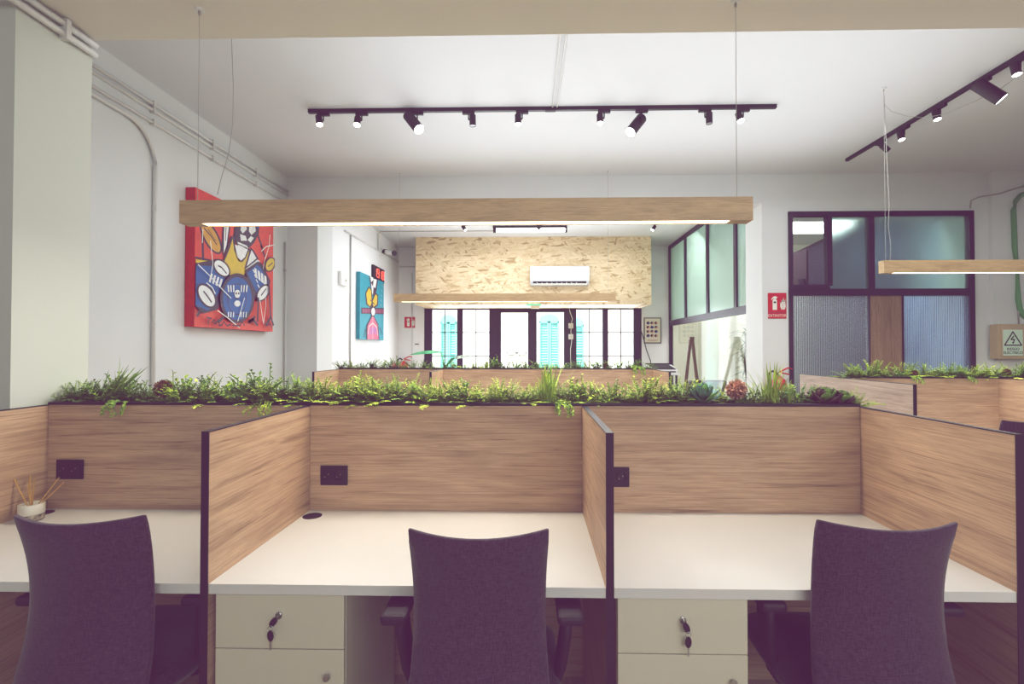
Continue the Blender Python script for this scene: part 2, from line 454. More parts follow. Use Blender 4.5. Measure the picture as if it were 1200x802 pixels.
# ------------------------------------------------------------------ street outside
struct('ground_outside', MB().box(-12, 14, YB+.25, 22, -.2, -.1, M['facade']))
struct('wall_outside', MB().box(-12, 14, 16.0, 16.4, -.1, 9, M['facade']))
def shutter(px0, px1, ytop, m, label, arch=True, zb=.05):
    a, b = P(px0, 400, 15.93), P(px1, 400, 15.93)
    x0, x1 = a.x, b.x; zt = P(px0, ytop, 15.93).z
    t = thing('window_shutter', label, 'shutter', ((x0+x1)/2, 15.93, zb), 'shutters on the building across the street')
    xm = (x0+x1)/2
    for s, (u0, u1) in enumerate(((x0, xm-.01), (xm+.01, x1))):
        lf = MB().box(u0, u0+.05, 15.9, 15.96, zb, zt-.25, m).box(u1-.05, u1, 15.9, 15.96, zb, zt-.25, m)
        lf.box(u0, u1, 15.9, 15.96, zb, zb+.1, m).box(u0, u1, 15.9, 15.96, zt-.3, zt-.2, m)
        z = zb+.12
        while z < zt-.32:
            lf.add([(u0+.05, 15.96, z), (u1-.05, 15.96, z), (u1-.05, 15.91, z+.07), (u0+.05, 15.91, z+.07)], [(0, 1, 2, 3)], m); z += .085
        lf.build('shutter_leaf', t)
    if arch:
        w = (x1-x0)/2
        pl = [(x0, zt-.2)]+[(xm-w*math.cos(k*PI/10), zt-.2+.2*math.sin(k*PI/10)) for k in range(11)]+[(x1, zt-.2)]
        MB().prism([(p[0], p[1]) for p in pl], 1, 15.92, 15.95, m).build('arched_top', t)
shutter(516, 535, 369, M['teal'], 'teal louvred shutter across the street seen through the leftmost window pane')
shutter(632, 655, 368, M['teal'], 'teal arched louvred shutter across the street seen through the right glass door')
shutter(661, 684, 372, M['teal'], 'teal louvred shutter across the street seen just right of the white boxes')
shutter(594, 617, 404, M['paleshut'], 'pale shutter across the street seen through the left glass door', arch=False)

# ------------------------------------------------------------------ glazed front in back wall
g = bpy.data.objects.new('window_1', None); C.objects.link(g); g.location = (0, YB, 0); g['kind'] = 'structure'
def gx(px): return P(px, 400, YB).x
fr = MB(); yf0, yf1 = YB+.02, YB+.10
bars = [(497, 506), (535.5, 542), (573, 587), (618.7, 629), (661, 675.6), (706.5, 713), (743, 752)]
for a, b in bars: fr.box(gx(a), gx(b), yf0, yf1, 0, GZ, M['frame'])
panes = [(506, 535.5, 363, 1), (542, 573, 363, 1), (587, 618.7, 366.5, 0), (629, 661, 366, 0), (675.6, 706.5, 363, 1), (713, 743, 363, 1)]
for a, b, yt, mu in panes:
    zt = P(600, yt, YB).z
    fr.box(gx(a), gx(b), yf0, yf1, zt, GZ, M['frame']); fr.box(gx(a), gx(b), yf0, yf1, 0, .12, M['frame'])
fr.build('window_frame', g)
for a, b, yt, mu in panes:
    zt = P(600, yt, YB).z
    MB().box(gx(a), gx(b), YB+.055, YB+.06, .12, zt, M['clear']).build('pane', g)
    if mu:
        k = MB(); xm = gx((a+b)/2)
        k.box(xm-.012, xm+.012, YB+.045, YB+.07, .12, zt, M['muntin'])
        for yy in (389.7, 417.6, 446):
            z = P(600, yy, YB).z; k.box(gx(a), gx(b), YB+.045, YB+.07, z-.012, z+.012, M['muntin'])
        k.build('muntin', g)
for px in (616.5, 631):
    k = MB().cyl((gx(px), YB+.02, .95), (gx(px), YB-.03, .95), .012, M['black']).cyl((gx(px), YB-.03, .95), (gx(px), YB-.03, 1.15), .014, M['black'])
    k.build('door_handle', g)

# ------------------------------------------------------------------ strand board bulkhead above it
YO = 10.2
a, b = P(487, 357, YO), P(763, 277, YO)
tag(MB().box(a.x, b.x, YO, YB-.001, 2.43, CZ, M['osb']).build('strand_board_bulkhead', loc='base'),
    'oriented strand board bulkhead boxed out above the dark glazed doors', 'bulkhead')

# air conditioner
a, b = P(621.5, 336, YO), P(689, 314, YO)
t = thing('air_conditioner', 'white wall air conditioner on the strand board bulkhead', 'air conditioner', ((a.x+b.x)/2, YO, a.z))
z0, z1 = a.z, b.z; hgt = z1-z0
pr = [(YO-.002, z0), (YO-.16, z0+.01), (YO-.22, z0+.09), (YO-.235, z0+.2), (YO-.23, z1-.03), (YO-.2, z1), (YO-.002, z1)]
MB().prism(pr, 0, a.x, b.x, M['acwhite']).build('body', t)
vn = MB().add([(a.x+.06, YO-.165, z0+.012), (b.x-.06, YO-.165, z0+.012), (b.x-.06, YO-.222, z0+.075), (a.x+.06, YO-.222, z0+.075)], [(0, 1, 2, 3)], M['blackmatte'])
vn.build('air_outlet', t)
lv = MB().add([(a.x+.05, YO-.18, z0+.005), (b.x-.05, YO-.18, z0+.005), (b.x-.05, YO-.235, z0+.035), (a.x+.05, YO-.235, z0+.035)], [(0, 1, 2, 3)], M['plastic'])
for k in range(9):
    x = a.x+.14+k*(b.x-a.x-.4)/8
    lv.box(x-.006, x+.006, YO-.215, YO-.17, z0+.015, z0+.06, M['plastic'])
lv.build('louvre', t)
MB().box((a.x+b.x)/2-.03, (a.x+b.x)/2+.03, YO-.238, YO-.234, z0+.19, z0+.25, M['ceramic']).build('display_mark', t)

# emergency exit light
p = P(625, 356, YO-.05)
t = thing('emergency_exit_light', 'small green emergency light under the bulkhead above glass doors', 'exit light', (p.x, YO-.05, 2.32))
MB().box(P(617, 0, YO-.08).x, P(634, 0, YO-.08).x, YO-.08, YO-.02, 2.405, 2.43, M['exitgreen']).build('green_panel', t)
MB().box(P(622, 0, YO-.08).x, P(632.5, 0, YO-.08).x, YO-.09, YO-.01, 2.34, 2.405, M['boxbeige']).build('housing', t)

# ------------------------------------------------------------------ right glass partition in back room
g = bpy.data.objects.new('window_2', None); C.objects.link(g); g.location = (PXX, 9, 0); g['kind'] = 'structure'
fx0, fx1 = PXX-.02, PXX+.04
def py(px, X=PXX): return PX(px, 400, X).y
fr = MB(); RZ0, RZ1 = 2.02, 2.14
y_end = YB-.002
ms = [PX(822+1.3, 400, PXX).y, PX(861.5, 400, PXX).y, PX(804, 400, PXX).y]
edges = [(y_end-.10, y_end)]+[(y-.05, y+.05) for y in (py(804), py(830), py(863))]+[(YB2+.001, YB2+.06)]
for y0, y1 in edges: fr.box(fx0, fx1, y0, y1, RZ1, CZ-.01, M['frame'])
fr.box(fx0, fx1, YB2+.001, y_end, CZ-.09, CZ-.005, M['frame'])
fr.box(fx0, fx1, YB2+.001, y_end, RZ0, RZ1, M['frame'])
fr.box(fx0, fx1, y_end-.1, y_end, 0, RZ0, M['frame']); fr.box(fx0, fx1, YB2+.001, YB2+.04, 0, RZ0, M['frame'])
fr.box(fx0, fx1, YB2+.001, y_end, 0, .08, M['frame'])
fr.build('window_frame', g)
ys = sorted([e for ed in edges for e in ed])
for i in range(1, len(ys)-1, 2):
    MB().box(PXX+.005, PXX+.013, ys[i], ys[i+1], RZ1, CZ-.09, M['frost']).build('frosted_pane', g)
MB().box(PXX+.005, PXX+.013, YB2+.04, y_end-.1, .08, RZ0, M['officeglass']).build('clear_pane', g)

# ------------------------------------------------------------------ window in the cross wall on the right
g = bpy.data.objects.new('window_3', None); C.objects.link(g); g.location = (4.7, YW, 0); g['kind'] = 'structure'
YG = YW-.02
def wx(px): return P(px, 300, YG).x
def wz(py_): return P(1030, py_, YG).z
fr = MB(); f0, f1 = YW-.03, YW+.05
x0, x1 = wx(924.5), wx(1141.5)
for a, b, zt, zb in ((924.5, 929, 248, 0), (969, 975, 249, 335), (1018, 1024.5, 249, 340), (1136, 1141.5, 248, 0)):
    fr.box(wx(a), wx(b), f0, f1, 0 if zb == 0 else wz(zb), wz(zt), M['frame'])
fr.box(x0, x1, f0+.001, f1, wz(253), wz(247.5), M['frame'])
fr.box(x0, x1, f0+.001, f1, wz(346.5), wz(338.5), M['frame'])
fr.box(wx(928), wx(971), f0+.001, f1, wz(339), wz(333.5), M['frame'])
fr.box(wx(1017.2), wx(1018.5), f0, f1, 0, wz(346), M['frame']); fr.box(wx(1056.5), wx(1058), f0, f1, 0, wz(346), M['frame'])
fr.box(x0, x1, f0+.001, f1, 0, .1, M['frame'])
fr.build('window_frame', g)
MB().box(wx(929), wx(969), YW, YW+.006, wz(333.5), wz(253), M['clear']).build('clear_pane', g)
MB().box(wx(975), wx(1018), YW, YW+.006, wz(339), wz(253), M['frostgrey']).build('frosted_pane', g)
MB().box(wx(1024.5), wx(1136), YW, YW+.006, wz(339), wz(253), M['frostgrey']).build('frosted_pane', g)
def reeded(xa, xb, m):
    n = int((xb-xa)/.006); vs, fs = [], []
    for i in range(n+1):
        x = xa+(xb-xa)*i/n; y = YW+.005*math.cos(i*PI/2.0)
        vs += [(x, y, .1), (x, y, wz(346.5))]
    fs = [(2*i, 2*i+2, 2*i+3, 2*i+1) for i in range(n)]
    MB().add(vs, fs, m, True).build('reeded_pane', g)
reeded(wx(929), wx(1017.2), M['reed']); reeded(wx(1058), wx(1136), M['reeddaylit'])
MB().box(wx(1018.5), wx(1056.5), YW-.012, YW+.02, .1, wz(346.5), M['woodz']).build('wood_panel', g)

# office behind the glass
t = thing('tall_cabinet', 'tall dark cabinet inside the office behind the clear upper pane', 'cabinet', (5.35, 9.0, 0))
cx0 = P(945, 300, 8.7).x; cx1 = cx0+1.75
t.location = ((cx0+cx1)/2, 9.1, 0)
zt = lambda x: min(3.76, 3.26+(x-cx0)*.48)
MB().prism([(cx0, .0), (cx1, .0), (cx1, 3.76), (cx0+1.04, 3.76), (cx0, 3.26)], 1, 8.7, 9.5, M['cab']).build('body', t)
for k in range(3):
    u0, u1 = cx0+.02+k*.575, cx0+.02+k*.575+.565
    d_ = MB().prism([(u0, .08), (u1, .08), (u1, zt(u1)-.04), (u0, zt(u0)-.04)], 1, 8.68, 8.7, M['cab']).build('door', t)
    MB().cyl((u1-.05, 8.66, 1.1), (u1-.05, 8.66, 1.3), .01, M['steel'], n=8).build('handle', d_)
t = thing('low_cupboard', 'lower dark cupboard left of the tall cabinet inside the office', 'cupboard', (cx0-.1, 9.1, 0))
MB().box(cx0-.12, cx0-.005, 8.75, 9.4, 0, 2.75, M['cab']).build('body', t)
MB().box(cx0-.11, cx0-.012, 8.735, 8.75, .08, 2.72, M['cab']).build('door', t)
a, b = P(926, 271, 7.9), P(970, 253, 7.9)
t = thing('office_ceiling_lamp', 'bright white panel lamp hanging in the office behind the clear pane', 'lamp', ((a.x+b.x)/2, 8.0, CZ))
MB().box(a.x-.1, b.x+.3, 7.75, 8.35, 3.46, 3.5, M['tube']).build('diffuser', t)
MB().box(a.x-.12, b.x+.32, 7.73, 8.37, 3.5, 3.54, M['plastic']).build('housing', t)
for x in (a.x+.1, b.x+.2): MB().cyl((x, 8.05, 3.54), (x, 8.05, CZ), .006, M['wire']).build('hanger', t)
t = thing('office_sofa', 'low dark sofa inside the office behind the clear glass partition', 'sofa', (4.6, 8.9, 0))
sx0, sx1 = P(818, 450, 9.3).x, P(867, 450, 9.3).x
t.location = ((sx0+sx1)/2, 9.6, 0)
MB().rbox(sx0+.12, sx1-.12, 9.2, 9.85, .12, .5, M['sofa'], .04).build('seat', t)
MB().rbox(sx0, sx1, 9.85, 10.05, .12, .86, M['sofa'], .05).build('backrest', t)
for x in (sx0, sx1-.12): MB().rbox(x, x+.12, 9.2, 9.85, .12, .68, M['sofa'], .04).build('armrest', t)
for x in (sx0+.05, sx1-.05):
    for y in (9.25, 10.0): MB().cyl((x, y, 0), (x, y, .13), .025, M['black']).build('leg', t)

# ------------------------------------------------------------------ leaf-building helpers for the plants
def leaf(mb, base, d, up, L, W, m, bend=.2, n=3, fold=0):
    """a thin leaf strip from base along d, widening and tapering"""
    base, d, up = Vector(base), Vector(d).normalized(), Vector(up)
    side = d.cross(up)
    if side.length < 1e-3: side = d.cross(Vector((1, .1, 0)))
    side.normalize(); nrm = side.cross(d)
    vs, fs = [], []
    for i in range(n+1):
        t = i/n; w = W*math.sin(PI*(.12+.86*t))**.8 if i < n else .0005
        c = base+d*L*t-nrm*bend*L*t*t
        vs += [c-side*w/2, c+side*w/2]
    fs = [(2*i, 2*i+1, 2*i+3, 2*i+2) for i in range(n)]
    mb.add(vs, fs, m)
def frond(mb, base, az, el, L, m, lw=.016, lr=.30, pairs=14):
    base = Vector(base); p = base.copy(); step = L/pairs
    d = Vector((math.cos(az)*math.cos(el), math.sin(az)*math.cos(el), math.sin(el)))
    pts = [p.copy()]
    for i in range(pairs):
        d = (d+Vector((0, 0, -.05))+Vector((R.uniform(-.06, .06), R.uniform(-.06, .06), 0))).normalized()
        p = p+d*step; pts.append(p.copy())
        s = d.cross(Vector((0, 0, 1))); s = s.normalized() if s.length > .05 else Vector((1, 0, 0))
        l = L*lr*math.sin(PI*(.2+.75*i/pairs))*R.uniform(.7, 1.15)
        for sg in (-1, 1):
            dd = (s*sg+d*.38+Vector((0, 0, R.uniform(-.25, .3)))).normalized()
            leaf(mb, p, dd, Vector((0, 0, 1)), l*.62, lw*R.uniform(.7, 1.2), m, .15, 2)
    mb.tube(pts[::3]+[pts[-1]], .0012, m, 4)
def fern(ms, n=42, L=.118, spread=1.0, lw=.0105):
    mb = MB()
    for i in range(n):
        frond(mb, (R.uniform(-.035, .035), R.uniform(-.03, .03), 0), R.uniform(0, 2*PI), R.uniform(.38, 1.42)/spread, L*R.uniform(.5, 1.12), R.choice(ms), lw)
    return mb
def boxwood(ms, n=30, L=.12, leafw=.011):
    mb = MB()
    for i in range(n):
        az, el = R.uniform(0, 2*PI), R.uniform(.55, 1.5); p = Vector((R.uniform(-.03, .03), R.uniform(-.03, .03), 0))
        d = Vector((math.cos(az)*math.cos(el), math.sin(az)*math.cos(el), math.sin(el))); pts = [p.copy()]; m = R.choice(ms)
        ll = L*R.uniform(.5, 1.2); k = 10
        for j in range(k):
            d = (d+Vector((R.uniform(-.15, .15), R.uniform(-.15, .15), -.03))).normalized(); p = p+d*ll/k; pts.append(p.copy())
            for q in range(2):
                dd = Vector((R.uniform(-1, 1), R.uniform(-1, 1), R.uniform(-.2, .8))).normalized()
                leaf(mb, p, dd, Vector((0, 0, 1)), leafw*R.uniform(1., 1.6), leafw*R.uniform(.7, 1.1), m, .1, 3)
        mb.tube(pts[::3]+[pts[-1]], .0014, M['leafC'], 4)
    return mb
def grass(ms, n=70, L=.17, lean=(0, 0), wid=.006):
    mb = MB()
    for i in range(n):
        az, el = R.uniform(0, 2*PI), R.uniform(1.0, 1.54)
        d = Vector((math.cos(az)*math.cos(el)+lean[0], math.sin(az)*math.cos(el)+lean[1], math.sin(el)))
        leaf(mb, (R.uniform(-.022, .022), R.uniform(-.022, .022), 0), d, Vector((math.cos(az), math.sin(az), .3)), L*R.uniform(.5, 1.1), wid, R.choice(ms), R.uniform(-.25, .25), 5)
    return mb
def rosette(m, m2, n=26, L=.05, W=.03, upright=.5):
    mb = MB()
    for i in range(n):
        t = i/n; az = i*2.399; el = .15+upright*t*1.6; l = L*(1-.45*t)
        d = Vector((math.cos(az)*math.cos(el), math.sin(az)*math.cos(el), math.sin(el))); s = Vector((-math.sin(az), math.cos(az), 0)); nn = s.cross(d)
        b = Vector((0, 0, .012+.025*t)); vs = []
        prof = [(0, .35), (.3, .7), (.65, 1.0), (.88, .75), (1.0, .12)]
        for u, w in prof:
            c = b+d*l*u-nn*l*.35*u*u
            vs += [c-s*W*w/2, c-nn*.006*w, c+s*W*w/2, c+nn*.003*w]
        fs = []
        for k in range(len(prof)-1):
            for q in range(4): fs.append((k*4+q, k*4+(q+1) % 4, k*4+4+(q+1) % 4, k*4+4+q))
        mb.add(vs, fs, m if R.random() < .7 else m2, True)
    mb.cyl((0, 0, -.01), (0, 0, .03), .008, m)
    return mb
def trailing(ms, n=8, L=.13):
    """stems spilling over the front edge (towards -Y)"""
    mb = MB()
    for i in range(n):
        p = Vector((R.uniform(-.04, .04), -.02, .02)); d = Vector((R.uniform(-.5, .5), -.75, .75)).normalized(); pts = [p.copy()]; m = R.choice(ms)
        k = 12; ll = L*R.uniform(.6, 1.2)
        for j in range(k):
            d = (d+Vector((R.uniform(-.2, .2), 0, -.2))).normalized(); p = p+d*ll/k; p.y = max(p.y, -.115); pts.append(p.copy())
            for q in range(2):
                dd = Vector((R.uniform(-1, 1), R.uniform(-.9, .1), R.uniform(-.6, .6))).normalized()
                leaf(mb, p, dd, Vector((0, -1, .5)), .010*R.uniform(.7, 1.2), .008, m, .1, 3)
        mb.tube(pts[::3]+[pts[-1]], .0012, m, 4)
    return mb

# ------------------------------------------------------------------ workstation clusters
DZ = .75; TOPZ = 1.236
def divider(name, x0, x1, y0, y1, label, m, group):
    t = thing(name, label, 'divider', ((x0+x1)/2, (y0+y1)/2, 0), group)
    MB().box(x0, x1, y0+.003, y1-.003, .0, TOPZ-.004, m).build('board', t)
    e = MB().box(x0, x1, y0, y0+.003, 0, TOPZ-.004, M['black']).box(x0, x1, y0, y1, TOPZ-.004, TOPZ, M['black']).box(x0, x1, y1-.003, y1, 0, TOPZ-.004, M['black'])
    e.build('edge_trim', t); return t
def segs(xs):  # panel spans between dividers
    return [(xs[i], xs[i+1]) for i in range(len(xs)-1)]
def planter_row(Yp, xa, xb, label):
    t = thing('planter_box', label, 'planter', ((xa+xb)/2, Yp+.11, 1.04))
    tr = MB()
    tr.box(xa, xb, Yp+.028, Yp+.036, 1.04, TOPZ+.012, M['black']).box(xa, xb, Yp+.184, Yp+.192, 1.04, TOPZ+.012, M['black'])
    tr.box(xa, xa+.008, Yp+.036, Yp+.184, 1.04, TOPZ+.012, M['black']).box(xb-.008, xb, Yp+.036, Yp+.184, 1.04, TOPZ+.012, M['black'])
    tr.box(xa, xb, Yp+.036, Yp+.184, 1.04, 1.05, M['black'])
    tr.box(xa, xb, Yp-.004, Yp+.03, TOPZ+.0005, TOPZ+.012, M['black'])
    tr.build('trough', t)
    MB().box(xa+.008, xb-.008, Yp+.036, Yp+.184, 1.05, TOPZ-.012, M['soil']).build('soil', t)
    return t
def back_panel(x0, x1, Yp, label, group):
    o = MB().box(x0+.0005, x1-.0005, Yp, Yp+.024, 0, TOPZ, M['woodx']).build('back_panel', loc='base'); return tag(o, label, 'panel', group)
def rear_panel(x0, x1, Yp, label, group):
    o = MB().box(x0+.0005, x1-.0005, Yp+.196, Yp+.22, 0, TOPZ, M['woodx']).build('back_panel', loc='base'); return tag(o, label, 'panel', group)
def socket(px, Yp, label, x=None, z=None):
    p = P(px, 550, Yp-.001); x = p.x if x is None else x
    t = thing('power_socket', label, 'socket', (x, Yp, z), 'power sockets in the front panels')
    y = Yp-.0005
    o = MB().rbox(x-.063, x+.063, y-.010, y, z-.045, z+.045, M['blackmatte'], .003).build('plate', t)
    for s in (-.032, .024):
        k = MB(); n = 20; c = Vector((x+s, y-.0105, z))
        ring = []
        for r, dy in ((.023, 0), (.021, .002), (.019, -.0004)):
            ring.append([c+Vector((r*math.cos(2*PI*i/n), -dy, r*math.sin(2*PI*i/n))) for i in range(n)])
        vs = [v for q in ring for v in q]
        k.add(vs, [(a*n+i, a*n+(i+1) % n, (a+1)*n+(i+1) % n, (a+1)*n+i) for a in range(2) for i in range(n)]+[[2*n+i for i in range(n)]], M['black'], False)
        k.build('outlet', t)
        for dz in (-.006, .006):
            MB().cyl(c+Vector((dz*1.4, -.0006, dz)), c+Vector((dz*1.4, .0012-.004, dz)), .0022, M['steel'], n=8).build('contact', t.children[-1])
    return t
def desk(x0, x1, y0, y1, label, grom, group='white desktops'):
    t = thing('desk', label, 'desk', ((x0+x1)/2, (y0+y1)/2, DZ-.033), group)
    bevel(MB().box(x0, x1, y0, y1, DZ-.033, DZ, M['white']).build('desktop', t), .0015)
    if grom:
        gx_, gy_ = grom
        MB().lathe([(.0, -.004), (.041, -.004), (.041, .0018), (.034, .0028), (.030, .0012), (0, .0012)], (gx_, gy_, DZ), M['blackmatte']).build('cable_grommet', t)
    return t

Y1, YF1 = 2.25, 1.537
x_ = max(P(57, 472, Y1).x, PLX+.03); d0 = (x_-.024, x_)
x_ = (P(246, 590, YF1).x+P(362, 550, Y1).x)/2; d1 = (x_-.0245, x_)
x_ = (P(709.5, 590, YF1).x+P(683, 550, Y1).x)/2; d2 = (x_, x_+.0245)
x_ = (P(1186, 590, YF1).x+P(1012, 550, Y1).x)/2; d3 = (x_, x_+.0245)
print('X', d0, d1, d2, d3, PLX, XL, OX0, OX1, BX, PXX, WX0, WX1)
YE1 = Y1+.22+.71
gD = 'wooden dividers of the front desks'
divider('desk_divider', *d0, YF1, YE1, 'oak divider panel at the far left end, beside the wall pilaster', M['woody'], gD)
divider('desk_divider', *d1, YF1, YE1, 'oak divider panel between the left and the middle front desk', M['woody'], gD)
divider('desk_divider', *d2, YF1, YE1, 'oak divider panel between the middle and the right front desk', M['woody'], gD)
divider('desk_divider', *d3, YF1, YE1, 'oak divider panel at the right end of the front desks', M['woody'], gD)
bays = [(d0[1], d1[0], 'left'), (d1[1], d2[0], 'middle'), (d2[1], d3[0], 'right')]
for x0, x1, n in bays:
    back_panel(x0, x1, Y1, f'oak back panel with a black socket behind the {n} front desk', 'front back panels')
    rear_panel(x0, x1, Y1, f'oak panel at the rear of the front planter, beyond the {n} front desk', 'rear side of front planter')
planter_row(Y1, d0[1]+.001, d3[0]-.001, 'long black planter trough along the top of the front desk panels')
desk(d0[1], d1[0], YF1+.004, Y1, 'white desk in the left bay, with the reed diffuser on it', (P(50, 598, 2.185).x, 2.185))
desk(d1[1], d2[0], YF1+.004, Y1, 'white desk in the middle bay of the front row', (P(366, 607, 2.17).x, 2.17))
desk(d2[1], d3[0], YF1+.004, Y1, 'white desk in the right bay of the front row', (d2[1]+.055, 2.15))
socket(83, Y1, 'black double power socket on the panel near the reed diffuser', z=P(83, 550, Y1).z)
socket(392, Y1, 'black double power socket on the panel above the middle desk', z=P(392, 557, Y1).z)
socket(721, Y1, 'black double power socket above the right desk, half hidden by a divider', z=P(721, 559, Y1).z)

# second cluster, straddling the opening to the back room
Y2, YF2 = 6.27, 5.55
YE2 = Y2+.22+.70
x0_, x1_, x3_ = P(367, 450, YF2).x, P(504.5, 450, YF2).x, P(785, 450, YF2).x
e = [(v-.0125, v+.0125) for v in (x0_, x1_, (x1_+x3_)/2, x3_)]
gD2 = 'wooden dividers of the desks in the middle of the room'
for (a, b), n in zip(e, ('at the left end of', 'left of centre on', 'right of centre on', 'at the right end of')):
    divider('desk_divider', a, b, YF2, YE2, f'oak divider panel {n} the far desk row under the second lamp', M['woody'], gD2)
for i, n in enumerate(('left', 'middle', 'right')):
    back_panel(e[i][1], e[i+1][0], Y2, f'oak back panel of the {n} desk in the far row', 'far back panels')
    rear_panel(e[i][1], e[i+1][0], Y2, f'oak rear panel of the planter above the {n} desk in the far row', 'far rear panels')
    desk(e[i][1], e[i+1][0], YF2+.004, Y2, f'white desk in the {n} bay of the far row', None, 'white desktops far row')
planter_row(Y2, e[0][1]+.001, e[3][0]-.001, 'long black planter trough on the far desk row under the second lamp')

# third cluster on the right
Y3, YF3 = 4.43, 3.67
YE3 = 5.2
xd = P(1072.5, 470, YF3).x
q = [(xd-.013, xd+.013), (xd+1.32, xd+1.345), (xd+2.65, xd+2.675)]
gD3 = 'wooden dividers of the desks on the right'
for i, n in enumerate(('pale oak divider panel on the outer left end of the right hand desk row', 'oak divider panel inside the right hand desk row by the edge of view',
                       'oak divider panel at the far right end of the right hand desk row')):
    divider('desk_divider', *q[i], YF3, YE3, n, M['woodpale'] if i == 0 else M['woody'], gD3)
for i, n in enumerate(('first', 'second')):
    back_panel(q[i][1], q[i+1][0], Y3, f'oak back panel of the {n} desk in the right hand row', 'right row back panels')
    rear_panel(q[i][1], q[i+1][0], Y3, f'oak rear panel behind the {n} desk in the right hand row', 'right row rear panels')
    desk(q[i][1], q[i+1][0], YF3+.004, Y3, f'white {n} desk of the right hand row', None, 'white desktops right row')
planter_row(Y3, q[0][1]+.001, q[2][0]-.001, 'long black planter trough along the right hand desk row')

# ------------------------------------------------------------------ drawer pedestals
def pedestal(x0, x1, label):
    y0, y1, zt, zb = YF1+.012, YF1+.58, DZ-.035, .05
    t = thing('drawer_pedestal', label, 'drawer unit', ((x0+x1)/2, (y0+y1)/2, 0), 'white drawer pedestals')
    MB().box(x0, x1, y0+.019, y1, zb, zt, M['cream']).build('body', t)
    zs = [(zt-.172, zt-.002), (zt-.345, zt-.175), (zb+.004, zt-.348)]
    for i, (a, b) in enumerate(zs):
        o = bevel(MB().box(x0+.001, x1-.001, y0, y0+.018, a, b, M['cream']).build('drawer', t), .0015)
        if i == 0:
            xc = x0+(x1-x0)*.5; zc = b-.062
            MB().cyl((xc, y0, zc), (xc, y0-.006, zc), .011, M['chrome'], n=18).cyl((xc, y0-.006, zc), (xc, y0-.008, zc), .008, M['steel'], n=14).build('lock', o)
        else:
            xc = x0+(x1-x0)*.88; zc = b-.078
            MB().cyl((xc, y0, zc), (xc, y0-.012, zc), .004, M['steel'], n=12).cyl((xc, y0-.012, zc), (xc, y0-.022, zc), .011, M['steel'], r1=.009, n=16).build('knob', o)
    for x in (x0+.04, x1-.04):
        for y in (y0+.06, y1-.05): MB().cyl((x-.01, y, .025), (x+.01, y, .025), .025, M['blackmatte'], n=14).cyl((x, y, .03), (x, y, .052), .006, M['steel'], n=8).build('caster', t)
    return t, x0+(x1-x0)*.5, y0, zt-.064
pA = pedestal(d1[1]+.018, P(403, 740, YF1+.01).x, 'cream drawer pedestal under the middle desk, left of the chair')
pB = pedestal(d2[1]+.012, P(877, 740, YF1+.01).x, 'cream drawer pedestal under the right desk, left of the chair')
def keys(info, s, label):
    _, x, y, z = info; y -= .008
    t = thing('drawer_keys', label, 'keys', (x, y, z), 'keys in the drawer locks')
    MB().box(x-.0015, x+.0015, y-.012, y, z-.005, z+.005, M['steel']).build('key_blade', t)
    def bow(c, ang, L=.034, W=.019):
        k = MB(); n = 18; d = Vector((math.sin(ang), 0, -math.cos(ang))); q_ = Vector((math.cos(ang), 0, math.sin(ang))); c = Vector(c)
        pts = [c+d*(L/2+L/2*math.cos(2*PI*i/n))+q_*(W/2*math.sin(2*PI*i/n)) for i in range(n)]
        vs = [p_+Vector((0, -.002, 0)) for p_ in pts]+[p_+Vector((0, .002, 0)) for p_ in pts]
        k.add(vs, [list(range(n)), [n+i for i in range(n)][::-1]]+[(i, (i+1) % n, n+(i+1) % n, n+i) for i in range(n)], M['blackmatte']); return k
    bow((x, y-.012, z), s*.62).build('key_bow', t)
    ex, ez = x+math.sin(s*.62)*.03, z-math.cos(s*.62)*.03
    MB().tube(arc((ex, y-.014, ez-.008), .009, 0, 2*PI, (1, 0, 0), (0, 0, 1), 14), .0009, M['chrome'], 6).build('ring', t)
    bow((ex+s*.002, y-.014, ez-.014), -s*.12).build('key_bow', t)
    MB().box(ex-.0025, ex+.0025, y-.0148, y-.0132, ez-.075, ez-.045, M['steel']).build('key_blade', t)
keys(pA, -1, 'bunch of keys in the lock of the middle desk drawer')
keys(pB, .6, 'bunch of keys in the lock of the right desk drawer')

